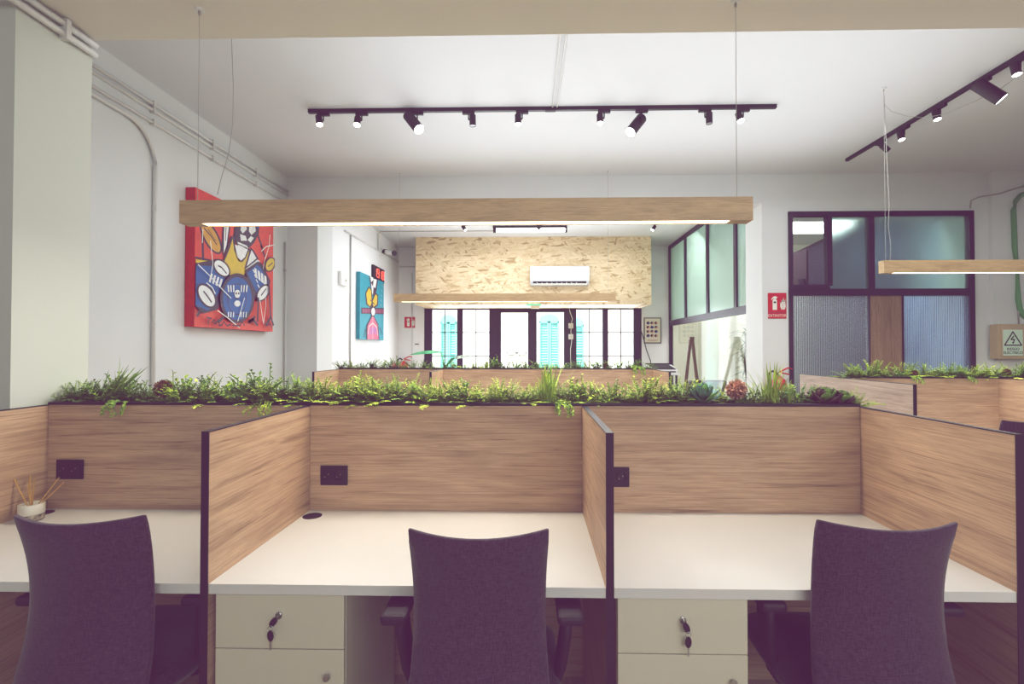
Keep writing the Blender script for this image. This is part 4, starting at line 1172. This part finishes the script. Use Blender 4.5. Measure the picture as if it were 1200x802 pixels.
# ------------------------------------------------------------------ extinguisher signs and extinguishers
def ext_sign(x, y, z, w, h, label, text=True):
    t = thing('extinguisher_sign', label, 'sign', (x, y, z-h/2))
    MB().box(x-w/2, x+w/2, y-.004, y, z-h/2, z+h/2, M['red']).build('plate', t)
    k = MB(); yy = y-.005; W = M['signwhite']
    cz = z+(h*.10 if text else 0)
    cx = x-w*.13; s = w*.92
    body = [(cx-s*.13, cz-s*.40), (cx+s*.13, cz-s*.40), (cx+s*.13, cz+s*.14), (cx+s*.08, cz+s*.24), (cx-s*.08, cz+s*.24), (cx-s*.13, cz+s*.14)]
    k.add([(a, yy, b) for a, b in body], [list(range(6))], W)
    k.add([(a, yy, b) for a, b in ((cx-s*.05, cz+s*.24), (cx+s*.05, cz+s*.24), (cx+s*.16, cz+s*.33), (cx+s*.06, cz+s*.42), (cx-s*.08, cz+s*.40), (cx-s*.2, cz+s*.26), (cx-s*.2, cz+s*.16), (cx-s*.14, cz+s*.24), (cx-s*.05, cz+s*.31))], [list(range(9))], W)
    k.add([(a, yy-.0005, b) for a, b in ((cx-s*.07, cz), (cx+s*.07, cz), (cx+s*.07, cz+s*.1), (cx-s*.07, cz+s*.1))], [(0, 1, 2, 3)], M['p_dark'])
    fx = x+w*.30
    fl = [(-.15, -.22), (-.08, -.38), (.10, -.38), (.17, -.24), (.17, .02), (.12, -.04), (.16, .28), (.07, .06), (.05, .36), (-.02, .06), (-.07, .22), (-.08, -.02), (-.15, .06)]
    bm = bmesh.new(); f_ = bm.faces.new([bm.verts.new((fx+a*s, yy, cz+b*s)) for a, b in fl]); bmesh.ops.triangulate(bm, faces=[f_]); bm.verts.index_update()
    k.add([v.co.copy() for v in bm.verts], [[v.index for v in q_.verts] for q_ in bm.faces], W); bm.free()
    for i in range(3):
        zz = cz-s*.26+i*s*.11
        k.add([(a, yy-.0005, b) for a, b in ((fx-s*.10, zz), (fx+s*.0, zz-s*.05), (fx+s*.12, zz+s*.03), (fx+s*.0, zz-s*.02))], [(0, 1, 2, 3)], M['red'])
    k.build('pictogram', t)
    if text:
        MB().box(x-w/2, x+w/2, y-.0046, y-.004, z-h*.285, z-h*.265, M['p_maroon']).build('line', t)
        text_obj('lettering', 'EXTINTOR', w*.205, M['signwhite'], t, wallmtx(x, y-.005, z-h*.39), .0008)
    return t
a = P(910.5, 358.5, YW)
ext_sign(a.x, YW-.003, a.z, 24/570*YW*.88, 31/570*YW*.96, 'red fire extinguisher sign reading EXTINTOR beside the dark window')
a = P(480.2, 378, YB)
ext_sign(a.x, YB, a.z, .245, .25, 'small red fire extinguisher sign on the back room wall', False)
def extinguisher(x, y, z, s, yb, label):
    t = thing('fire_extinguisher', label, 'fire extinguisher', (x, y, z))
    MB().lathe([(.0, 0), (.07*s, .0), (.076*s, .015*s), (.076*s, .36*s), (.066*s, .40*s), (.03*s, .43*s), (.024*s, .45*s)], (x, y, z), M['extred']).build('cylinder', t)
    MB().cyl((x, y, z+.45*s), (x, y, z+.48*s), .022*s, M['steel'], n=14).cyl((x, y-.02*s, z+.465*s), (x, y-.045*s, z+.465*s), .016*s, M['ceramic'], n=12).build('valve', t)
    MB().tube([(x, y, z+.48*s), (x+.03*s, y, z+.50*s), (x+.10*s, y, z+.535*s), (x+.15*s, y, z+.52*s)], .010*s, M['extred'], 8).tube([(x, y, z+.475*s), (x+.05*s, y, z+.475*s), (x+.12*s, y, z+.46*s)], .009*s, M['extred'], 8).build('handle', t)
    MB().tube([(x-.015*s, y, z+.465*s), (x-.07*s, y, z+.50*s), (x-.115*s, y, z+.47*s), (x-.12*s, y, z+.38*s), (x-.09*s, y, z+.2*s), (x-.085*s, y, z+.08*s)], .012*s, M['blackmatte'], 8).build('hose', t)
    MB().box(x-.05*s, x+.05*s, y-.078*s, y-.072*s, z+.12*s, z+.28*s, M['signwhite']).build('instruction_label', t)
    MB().box(x-.03*s, x+.03*s, y+.07*s, yb, z+.3*s, z+.36*s, M['steel']).build('wall_bracket', t)
    return t
a = P(913, 437, YW-.13)
extinguisher(a.x, YW-.125, a.z-.48*1.15, 1.15, YW, 'red fire extinguisher with black hose below the EXTINTOR sign')
a = P(473, 422, YB-.15)
extinguisher(a.x, YB-.14, a.z-.47*1.25, 1.25, YB, 'red fire extinguisher below the small sign in the back room')

# ------------------------------------------------------------------ paintings: flat canvas with painted shapes
class Canvas:
    """paint on a wall canvas facing +X; points are traced in crop pixels and laid on the canvas plane"""
    def __init__(s, X, ox, oy, k): s.X, s.ox, s.oy, s.k = X, ox, oy, k; s.mb = MB(); s.n = 0
    def pt(s, x, y):
        p = PX(s.ox+x/s.k, s.oy+y/s.k, s.X); return (p.y, p.z)
    def clip(s, yz): return (min(max(yz[0], s.y0), s.y1), min(max(yz[1], s.z0), s.z1))
    def lay(s): s.n += 1; return s.X+.0004*s.n
    def poly(s, pts, m):
        x = s.lay(); q_ = [s.clip(s.pt(*p_)) for p_ in pts]
        bm = bmesh.new(); vs = [bm.verts.new((x, a, b)) for a, b in q_]
        try:
            f = bm.faces.new(vs); r_ = bmesh.ops.triangulate(bm, faces=[f])
            bm.verts.index_update()
            s.mb.add([v.co.copy() for v in bm.verts], [[v.index for v in f.verts] for f in bm.faces], M[m])
        except Exception: pass
        bm.free()
    def ell(s, cx, cy, rx, ry, ang, m, n=26):
        a = math.radians(ang); s.poly([(cx+rx*math.cos(t)*math.cos(a)-ry*math.sin(t)*math.sin(a), cy+rx*math.cos(t)*math.sin(a)+ry*math.sin(t)*math.cos(a)) for t in [2*PI*i/n for i in range(n)]], m)
    def line(s, pts, w, m):
        x = s.lay(); q_ = [s.clip(s.pt(*p_)) for p_ in pts]
        w = w*1.5*abs(s.pt(0, 100)[1]-s.pt(0, 101)[1])
        for i in range(len(q_)-1):
            a, b = Vector(q_[i]), Vector(q_[i+1]); d = b-a
            if d.length < 1e-6: continue
            d.normalize(); n = Vector((-d.y, d.x))*w/2; a2, b2 = a-d*w*.3, b+d*w*.3
            s.mb.add([(x, *(a2-n)), (x, *(a2+n)), (x, *(b2+n)), (x, *(b2-n))], [(0, 1, 2, 3)], M[m])
def canvas(c, y0, y1, z0, z1, thick, bg, side, label, name):
    c.y0, c.y1, c.z0, c.z1 = y0, y1, z0, z1
    X = c.X
    t = thing(name, label, 'painting', (X, (y0+y1)/2, z0))
    MB().box(X-thick, X-.0005, y0, y1, z0, z1, M[side]).build('canvas', t)
    c.mb.add([(X, y0, z0), (X, y1, z0), (X, y1, z1), (X, y0, z1)], [(0, 1, 2, 3)], M[bg])
    return t
XC = XL+.10
c = Canvas(XC, 210, 215, 4.458)
pl0, pl1 = PX(227.5, 384, XC), PX(319.5, 388, XC)
tp = PX(319.5, 263, XC)
t = canvas(c, pl0.y, pl1.y, (pl0.z+pl1.z)/2, tp.z, .095, 'p_red', 'p_side', 'red canvas painting of a drummer and blue drums on left wall', 'drummer_painting')
D = 'p_dark'
c.line([(120, 230), (125, 400), (150, 420)], 12, D)          # cymbal stand
c.ell(165, 280, 100, 40, 62, D); c.ell(165, 280, 90, 31, 62, 'p_orange'); c.line([(130, 235), (165, 275), (195, 320)], 5, D); c.line([(150, 240), (190, 300)], 3, D)
c.line([(400, 240), (430, 330), (445, 380)], 12, D); c.line([(300, 240), (240, 400)], 14, D)
c.poly([(226, 205), (268, 205), (252, 330), (228, 385), (220, 340)], D); c.poly([(234, 210), (260, 210), (245, 325), (231, 365)], 'p_white'); c.line([(243, 230), (240, 300)], 4, D)
# head
c.poly([(298, 205), (412, 205), (415, 260), (390, 310), (350, 350), (310, 345), (290, 300), (285, 240)], D)
c.poly([(322, 215), (345, 215), (352, 240), (330, 262), (318, 245)], 'p_white'); c.poly([(365, 215), (395, 220), (398, 250), (375, 270), (362, 250)], 'p_white')
c.poly([(315, 265), (345, 275), (352, 300), (320, 300)], 'p_white'); c.poly([(372, 275), (388, 285), (370, 310), (355, 295)], 'p_white'); c.poly([(302, 305), (350, 325), (362, 345), (330, 350), (305, 330)], 'p_white')
c.line([(305, 318), (350, 338)], 4, D); c.poly([(388, 205), (415, 205), (415, 240), (402, 232)], 'p_blue')
# torso
c.poly([(268, 275), (285, 285), (292, 330), (360, 340), (372, 355), (350, 470), (330, 500), (245, 495), (220, 420), (250, 330)], D)
c.poly([(275, 290), (284, 350), (305, 405), (325, 412), (345, 390), (362, 348), (345, 465), (325, 490), (255, 482), (230, 412), (258, 345)], 'p_yellow')
c.poly([(287, 320), (355, 345), (340, 385), (318, 405), (300, 385)], 'p_white')
c.poly([(368, 335), (385, 350), (412, 395), (360, 435), (335, 450)], D); c.poly([(374, 348), (400, 392), (348, 434)], 'p_white'); c.poly([(345, 445), (405, 398), (418, 408), (345, 462)], 'p_white')
# left drums
c.poly([(75, 395), (150, 405), (150, 430), (75, 412)], 'p_yellow'); c.line([(75, 385), (155, 402)], 6, D)
c.poly([(70, 415), (190, 395), (262, 480), (235, 560), (195, 660), (120, 680), (60, 640)], D)
c.poly([(76, 428), (175, 432), (235, 500), (222, 545), (180, 600), (80, 520)], 'p_blue'); c.poly([(76, 530), (100, 525), (185, 640), (140, 665), (70, 635)], 'p_blue')
for k in range(4): c.poly([(160+k*17, 470+k*9), (170+k*17, 474+k*9), (158+k*17, 520+k*9), (148+k*17, 512+k*9)], 'p_white')
c.ell(215, 443, 56, 36, 48, D); c.ell(215, 443, 48, 28, 48, 'p_white'); c.line([(197, 430), (215, 440), (240, 470)], 6, D)
c.ell(136, 588, 72, 42, 58, D); c.ell(136, 588, 62, 33, 58, 'p_white'); c.line([(120, 565), (140, 590), (160, 620)], 7, D)
c.line([(135, 520), (165, 545), (180, 575)], 5, 'p_white')
# right drum and small cymbal
c.poly([(335, 455), (405, 408), (425, 420), (470, 510), (462, 560), (410, 620), (385, 600)], D)
c.poly([(347, 468), (400, 425), (420, 440), (458, 520), (405, 590)], 'p_blue')
for k in range(4): c.poly([(385+k*17, 440+k*13), (396+k*17, 448+k*13), (402+k*17, 500+k*13), (391+k*15, 488+k*13)], 'p_white')
for k in range(4): c.line([(378+k*8, 452+k*26), (386+k*8, 466+k*26)], 7, 'p_white')
c.ell(430, 572, 50, 30, -58, D); c.ell(430, 572, 42, 23, -58, 'p_white'); c.line([(420, 585), (445, 550)], 6, D)
c.ell(466, 424, 40, 27, -70, D); c.ell(466, 424, 34, 21, -70, 'p_yellow'); c.line([(455, 435), (478, 415)], 5, D)
# bass drum
c.ell(293, 600, 90, 130, 0, D, 36); c.ell(293, 602, 76, 112, 0, 'p_blue', 36); c.ell(291, 605, 50, 82, 0, D, 30); c.ell(291, 605, 47, 78, 0, 'p_blue', 30)
for k in range(8):
    if k in (3, 4): continue
    c.poly([(240+k*14, 532), (247+k*14, 532), (250+k*13, 568), (244+k*13, 568)], 'p_white'); c.poly([(243+k*13, 672), (249+k*13, 672), (247+k*13, 700), (242+k*13, 700)], 'p_white')
c.ell(290, 578, 15, 22, 0, 'p_white'); c.ell(290, 628, 17, 16, 0, 'p_white'); c.ell(284, 575, 4, 6, 0, D); c.ell(297, 575, 4, 6, 0, D); c.line([(280, 600), (300, 600)], 4, D)
# stands
for pts in ([(100, 655), (70, 690)], [(215, 700), (190, 725)], [(380, 700), (350, 725), (372, 712), (395, 740)], [(455, 520), (465, 700), (440, 740)], [(400, 600), (395, 720)], [(465, 700), (478, 740)]): c.line(pts, 12, D)
for pts in ([(82, 425), (140, 480), (200, 545), (255, 600)], [(185, 665), (240, 705), (300, 755)], [(460, 270), (455, 330), (430, 410), (425, 445)], [(415, 355), (440, 330), (495, 322)], [(325, 600), (290, 720)], [(405, 600), (425, 735), (438, 640), (436, 600)], [(145, 300), (158, 420), (150, 470)], [(105, 240), (102, 310)]): c.line(pts, 4, 'p_white')
for pts in ([(125, 700), (150, 706)], [(138, 703), (132, 735)], [(150, 725), (162, 712), (168, 735), (185, 715), (190, 745), (205, 740), (215, 722), (232, 745), (250, 738)], [(262, 742), (300, 745), (310, 725), (325, 745)], [(440, 745), (460, 735), (470, 755)]): c.line(pts, 5, D)
c.mb.build('painted_picture', t)

XC2 = BX+.07
c = Canvas(XC2, 410, 280, 5.01)
q0, q1 = PX(421.5, 397.5, XC2), PX(449.5, 398.5, XC2)
tp = PX(421.5, 318.3, XC2)
t = canvas(c, q0.y, q1.y, q0.z, tp.z, .065, 'p_teal', 'p_teal', 'teal canvas painting of a figure on a pink scooter, below clock', 'scooter_painting')
c.poly([(112, 205), (165, 225), (158, 300), (140, 350), (125, 300)], D)
c.poly([(118, 215), (135, 218), (140, 240), (125, 255)], 'p_white'); c.poly([(140, 235), (158, 240), (150, 290), (135, 280)], 'p_white'); c.poly([(125, 260), (138, 285), (135, 330), (128, 310)], 'p_white')
c.poly([(90, 320), (110, 278), (128, 300), (132, 350), (150, 315), (165, 330), (165, 390), (140, 412), (120, 405), (95, 385)], D)
c.poly([(96, 320), (112, 288), (124, 305), (128, 375), (118, 398), (102, 380)], 'p_yellow'); c.poly([(150, 325), (161, 335), (158, 385), (138, 400), (132, 370)], 'p_yellow')
c.line([(120, 360), (145, 385)], 5, D)
c.poly([(66, 405), (205, 408), (205, 445), (66, 440)], D)
c.poly([(72, 412), (198, 415), (198, 438), (72, 434)], 'p_maroon')
for x in range(78, 200, 16): c.line([(x, 412), (x, 438)], 3, 'p_pink')
c.poly([(132, 440), (165, 500), (172, 592), (95, 592), (95, 510)], D); c.poly([(132, 448), (160, 505), (166, 592), (101, 592), (101, 512)], 'p_pink')
c.poly([(118, 520), (150, 520), (156, 560), (134, 555), (112, 565)], 'p_violet')
c.line([(104, 560), (110, 515), (132, 495), (155, 520), (162, 570)], 4, 'p_white'); c.line([(132, 460), (132, 592)], 3, 'p_white')
c.ell(134, 428, 15, 28, 0, D); c.ell(134, 428, 11, 23, 0, 'p_white')
c.line([(92, 530), (80, 575)], 5, D); c.line([(172, 520), (188, 560)], 5, D)
for k in range(5): c.line([(186-k*2, 270+k*28), (188-k*2, 285+k*28)], 3, 'p_white')
c.mb.build('painted_picture', t)

# LED clock
X = BX+.05
a, b = PX(438, 326, X), PX(450.5, 330, X); zt_ = PX(438, 310, X).z
t = thing('led_clock', 'black wall clock with red digits above the teal scooter painting', 'clock', (X, (a.y+b.y)/2, a.z))
z0, z1 = a.z-.02, zt_
MB().rbox(BX+.001, X, a.y, b.y, z0, z1, M['blackmatte'], .008).build('case', t)
k = MB(); SEG = {'0': 'abcdef', '1': 'bc', '8': 'abcdefg', '2': 'abged', '9': 'abcfgd', '3': 'abgcd', '5': 'afgcd'}
W, hh = (b.y-a.y)*.17, (z1-z0)*.28
zc = z1-(z1-z0)*.47
for i, ch in enumerate('1918'):
    yc = a.y+(b.y-a.y)*(.17+.22*i+(.0 if i < 2 else .02))
    pos = dict(a=(0, hh, 1), g=(0, 0, 1), d=(0, -hh, 1), f=(-W/2, hh/2, 0), b=(W/2, hh/2, 0), e=(-W/2, -hh/2, 0), c=(W/2, -hh/2, 0))
    for s_ in SEG[ch]:
        dy, dz, hz = pos[s_]; w = (W*.5, hh*.10) if hz else (W*.14, hh*.46)
        k.box(X, X+.004, yc+dy-w[0], yc+dy+w[0], zc+dz-w[1], zc+dz+w[1], M['led'])
for dz in (-.3, .3): k.box(X, X+.004, (a.y+b.y)/2-.012, (a.y+b.y)/2+.012, zc+dz*hh-.012, zc+dz*hh+.012, M['led'])
k.build('digits', t)
# security camera and small wall plates
p = PX(446, 296, BX+.0)
t = thing('security_camera', 'small dark security camera on the back room wall above the clock', 'camera', (BX, p.y, p.z))
MB().cyl((BX+.001, p.y, p.z), (BX+.03, p.y, p.z), .06, M['plastic'], n=16).build('mount', t)
MB().tube([(BX+.03, p.y, p.z), (BX+.1, p.y-.02, p.z+.02), (BX+.13, p.y-.05, p.z)], .018, M['blackmatte'], 8).build('arm', t)
MB().cyl((BX+.10, p.y+.02, p.z+.02), (BX+.34, p.y-.22, p.z-.06), .045, M['plastic'], n=14).cyl((BX+.33, p.y-.21, p.z-.057), (BX+.36, p.y-.24, p.z-.067), .05, M['blackmatte'], n=14).cyl((BX+.06, p.y+.06, p.z+.033), (BX+.11, p.y+.01, p.z+.017), .05, M['blackmatte'], n=14).build('body', t)
p = bl(401.5, 327)
t = thing('junction_box', 'white junction box on the back room wall left of the paintings', 'junction box', (BX, p.y, p.z-.1))
MB().rbox(BX, BX+.05, p.y-.14, p.y+.14, p.z-.11, p.z+.11, M['plastic'], .01).build('box', t)
MB().cyl((BX+.05, p.y+.05, p.z-.02), (BX+.056, p.y+.05, p.z-.02), .02, M['steel'], n=10).build('button', t)
p = P(488.5, 403.5, YB)
t = thing('notice_plate', 'tiny pale notice plate on the back wall below the red sign', 'plate', (p.x, YB, p.z-.05))
MB().box(p.x-.06, p.x+.06, YB-.008, YB, p.z-.06, p.z+.06, M['plastic']).build('plate', t)
MB().box(p.x-.045, p.x+.045, YB-.010, YB-.008, p.z-.012, p.z+.012, M['p_dark']).build('dark_band', t)
# white boxes on the door post
for py_, lb in ((382, 'upper white sensor box on the dark post between glass doors and window'), (394.8, 'lower white sensor box on the dark post between glass doors and window')):
    p = P(669, py_, YB-.03)
    t = thing('sensor_box', lb, 'sensor box', (p.x, YB-.02, p.z-.07), 'sensor boxes on the door post')
    MB().rbox(p.x-.055, p.x+.055, YB-.045, YB+.018, p.z-.06, p.z+.06, M['plastic'], .008).build('case', t)
    MB().cyl((p.x, YB-.045, p.z), (p.x, YB-.049, p.z), .012, M['ceramic'], n=10).build('button', t)
cb = [P(666.5, 358, YB-.05), P(668, 366, YB-.06), P(671, 374, YB-.06), P(670, 377, YB-.06), P(669, 388, YB-.055), P(670, 400, YB-.06), P(668.5, 410, YB-.06), P(669, 436, YB-.05)]
tag(MB().tube(cb, .009, M['plastic'], 6).build('hanging_cable', loc='base'), 'white cable hanging down the door post past the sensor boxes', 'cable')

# poster
a, b = P(754.5, 402.5, YB), P(774.5, 372.5, YB)
t = thing('framed_poster', 'small framed poster with rows of dark dots right of the windows', 'poster', ((a.x+b.x)/2, YB, a.z))
MB().box(a.x, b.x, YB-.02, YB-.001, a.z, b.z, M['black']).build('frame', t)
MB().box(a.x+.018, b.x-.018, YB-.022, YB-.02, a.z+.018, b.z-.018, M['paper']).build('print', t)
k = MB(); w, h = b.x-a.x, b.z-a.z
for i in range(3):
    for j in range(4):
        cx, cz, r = a.x+w*(.24+.23*i), b.z-h*(.21+.165*j), w*.085
        for s in (0, 1):
            n = 10; st = .6+s*PI+.5*((i+j) % 3)
            col = ('p_dark', 'p_tan') if (i*2+j) % 3 else ('p_dark', 'p_blue')
            k.add([(cx+r*1.15*math.cos(st+PI*q_/n), YB-.0235, cz+r*math.sin(st+PI*q_/n)) for q_ in range(n+1)], [list(range(n+1))], M[col[s]])
for zz in (.13, .09): k.box(a.x+w*.2, a.x+w*.78, YB-.0235, YB-.022, a.z+h*zz-.006, a.z+h*zz+.004, M['p_tan'])
k.build('dot_pattern', t)
tag(MB().tube([P(751, 388, YB-.03), P(753.5, 394, YB-.06), P(757.5, 410, YB-.1), P(762.5, 423.5, YB-.15), P(763, 440, YB-.15)], .01, M['black'], 6).build('black_cable', loc='base'), 'thin black cable hanging in front of the framed poster', 'cable')

# printer on a stand
YP = 7.55
a, b = P(762, 437.5, YP), P(794, 426, YP)
zt0 = a.z-.0
t = thing('printer_stand', 'black metal stand under the white printer near the partition', 'stand', ((a.x+b.x)/2, YP+.2, 0))
MB().box(P(752, 0, YP+.5).x, b.x+.02, YP-.05, YP+.42, zt0-.03, zt0-.001, M['printw']).build('shelf', t)
for x in (a.x+.02, b.x-.02):
    for y in (YP, YP+.38): MB().box(x-.015, x+.015, y-.015, y+.015, 0, zt0-.03, M['black']).build('leg', t)
MB().box(P(754, 0, YP+.5).x, b.x, YP+.42, YP+.45, zt0-.04, zt0+.14, M['black']).build('back_rail', t)
t = thing('printer', 'white printer with a black lid on the stand by glass partition', 'printer', ((a.x+b.x)/2, YP+.2, zt0))
MB().prism([(YP, zt0), (YP, zt0+.05), (YP+.35, zt0+.12), (YP+.35, zt0)], 0, a.x, b.x, M['printw']).build('body', t)
MB().add([(a.x+.07, YP+.02, zt0+.062), (b.x-.015, YP+.02, zt0+.062), (b.x-.05, YP+.33, zt0+.126), (a.x+.04, YP+.33, zt0+.126),
          (a.x+.07, YP+.02, zt0+.052), (b.x-.015, YP+.02, zt0+.052), (b.x-.05, YP+.33, zt0+.114), (a.x+.04, YP+.33, zt0+.114)], [(0, 1, 2, 3), (7, 6, 5, 4), (0, 4, 5, 1), (1, 5, 6, 2), (2, 6, 7, 3), (3, 7, 4, 0)], M['black']).build('lid', t)
MB().box(a.x+.12, b.x-.03, YP-.006, YP-.0005, zt0+.012, zt0+.03, M['blackmatte']).build('paper_slot', t)

# wooden easel
YS = 8.5
ap = P(810, 396, YS)
t = thing('wooden_easel', 'brown wooden easel legs standing in front of the glass partition', 'easel', (ap.x, YS, 0))
zz = ap.z
for px_, dy in ((799, -.25), (807, .28), (814.5, -.22), (822.5, .3)):
    e_ = P(px_, 456, YS); sl = (e_.x-ap.x)/(zz-e_.z)
    ft = Vector((ap.x+sl*zz*.95, YS+dy, 0)); hd = Vector((ap.x+(.012 if px_ > 810 else -.012), YS+.02*(1 if dy > 0 else -1), zz))
    dd = (hd-ft).normalized(); s = Vector((.024, 0, 0)); f_ = Vector((0, .012, 0))
    MB().add([ft-s-f_, ft+s-f_, ft+s+f_, ft-s+f_, hd-s-f_, hd+s-f_, hd+s+f_, hd-s+f_], [(0, 3, 2, 1), (4, 5, 6, 7), (0, 1, 5, 4), (1, 2, 6, 5), (2, 3, 7, 6), (3, 0, 4, 7)], M['easelwood']).build('leg', t)
MB().box(ap.x-.04, ap.x+.04, YS-.05, YS+.05, zz-.03, zz+.015, M['easelwood']).build('head_block', t)

# spiky plant inside the office
pp = P(873, 440, 7.72)
t = thing('spiky_potted_plant', 'tall spiky leaved plant behind the partition beside the bright pier', 'plant', (pp.x+.02, 7.72, 0))
x, y = pp.x+.02, 7.72
MB().lathe([(.12, 0), (.15, .3), (.155, .33), (.14, .33), (.13, .28), (0, .28)], (x, y, 0), M['pot']).build('pot', t)
MB().tube([(x, y, .28), (x+.02, y, .8), (x-.02, y, 1.3), (x, y, 1.75)], .016, M['easelwood'], 8).build('stem', t)
k = MB()
for i in range(130):
    z = .75+1.1*(i/130); az = i*2.4+R.uniform(-.3, .3); el = R.uniform(-.3, .8)
    d = Vector((math.cos(az)*math.cos(el), math.sin(az)*math.cos(el), math.sin(el)))
    leaf(k, (x, y, z), d, Vector((0, 0, 1)), R.uniform(.18, .34), .024, M['spike'], R.uniform(.1, .6), 4)
k.build('foliage', t)

# ------------------------------------------------------------------ lights and world
def area(name, loc, rot, sx, sy, e_, col=(1, 1, 1), spread=None):
    l = bpy.data.lights.new(name, 'AREA'); l.shape = 'RECTANGLE'; l.size = sx; l.size_y = sy; l.energy = e_; l.color = col
    o = bpy.data.objects.new(name, l); C.objects.link(o); o.location = loc; o.rotation_euler = rot
    o.visible_camera = False
    if spread: l.spread = spread
    return o
area('rear_fill', (2.2, -2.9, 2.8), (PI/2-.12, 0, 0), 5, 1.4, 104, (.97, .98, 1))  # added unseen fill lamp behind the camera; the rear wall has no window
area('room_fill', (1.0, 4.4, 2.9), (PI, 0, 0), 5.0, 3.0, 40, (.90, .95, 1.0))
area('room_down', (1.3, 4.3, 3.55), (0, 0, 0), 6.0, 2.6, 92, (.93, .965, 1.0))
area('back_room_light', (0, 8.6, 3.6), (0, 0, 0), 4.5, 2.0, 84, (.90, .95, 1.0))
area('back_room_up', (0, 8.6, 2.4), (PI, 0, 0), 3.5, 2, 42, (.90, .96, 1.0))
area('office_light', (4.0, 9.2, 3.7), (.5, 0, 0), 1.4, 1.0, 60, (1, .98, .93))
area('office_front_light', (5.0, 7.3, 3.8), (0, 0, 0), 2.4, .3, 14, (.97, .98, 1))
area('office_blue_fill', (6.7, 7.4, 3.8), (0, -.25, 0), .5, .5, 45, (.62, .80, 1.0))  # added unseen blue lamp under the office ceiling, standing in for daylight
area('shop_window_light', (.2, YB-.15, 1.35), (-PI/2, 0, 0), 4.6, 2.2, 85, (.90, .95, 1.0))
s = bpy.data.lights.new('sun', 'SUN'); s.energy = 9; s.angle = .02; s.color = (1, .97, .93)
so_ = bpy.data.objects.new('sun', s); C.objects.link(so_); so_.rotation_euler = Vector((.25, .75, -.9)).to_track_quat('-Z', 'Y').to_euler(); so_.location = (0, 5, 12)
w = bpy.data.worlds.new('world'); SC.world = w; w.use_nodes = True
bg = w.node_tree.nodes['Background']; bg.inputs['Color'].default_value = (.85, .92, 1, 1); bg.inputs['Strength'].default_value = 1.6

# ------------------------------------------------------------------ colour management: faded print look with lifted plum blacks
vs_ = SC.view_settings
vs_.view_transform = 'Standard'; vs_.look = 'None'; vs_.exposure = 0.24; vs_.gamma = 1.0
vs_.use_curve_mapping = True
cm = vs_.curve_mapping
for i, lo in enumerate((.050, .0135, .044)):
    cu = cm.curves[i]; cu.points[0].location = (0, lo); cu.points[1].location = (1, 1.0)
    cu.points.new(.12, .12+lo*.38); cu.points.new(.5, .515)
cm.update()
SC.cycles.max_bounces = 8
SC.cycles.transparent_max_bounces = 12
SC.cycles.use_denoising = True
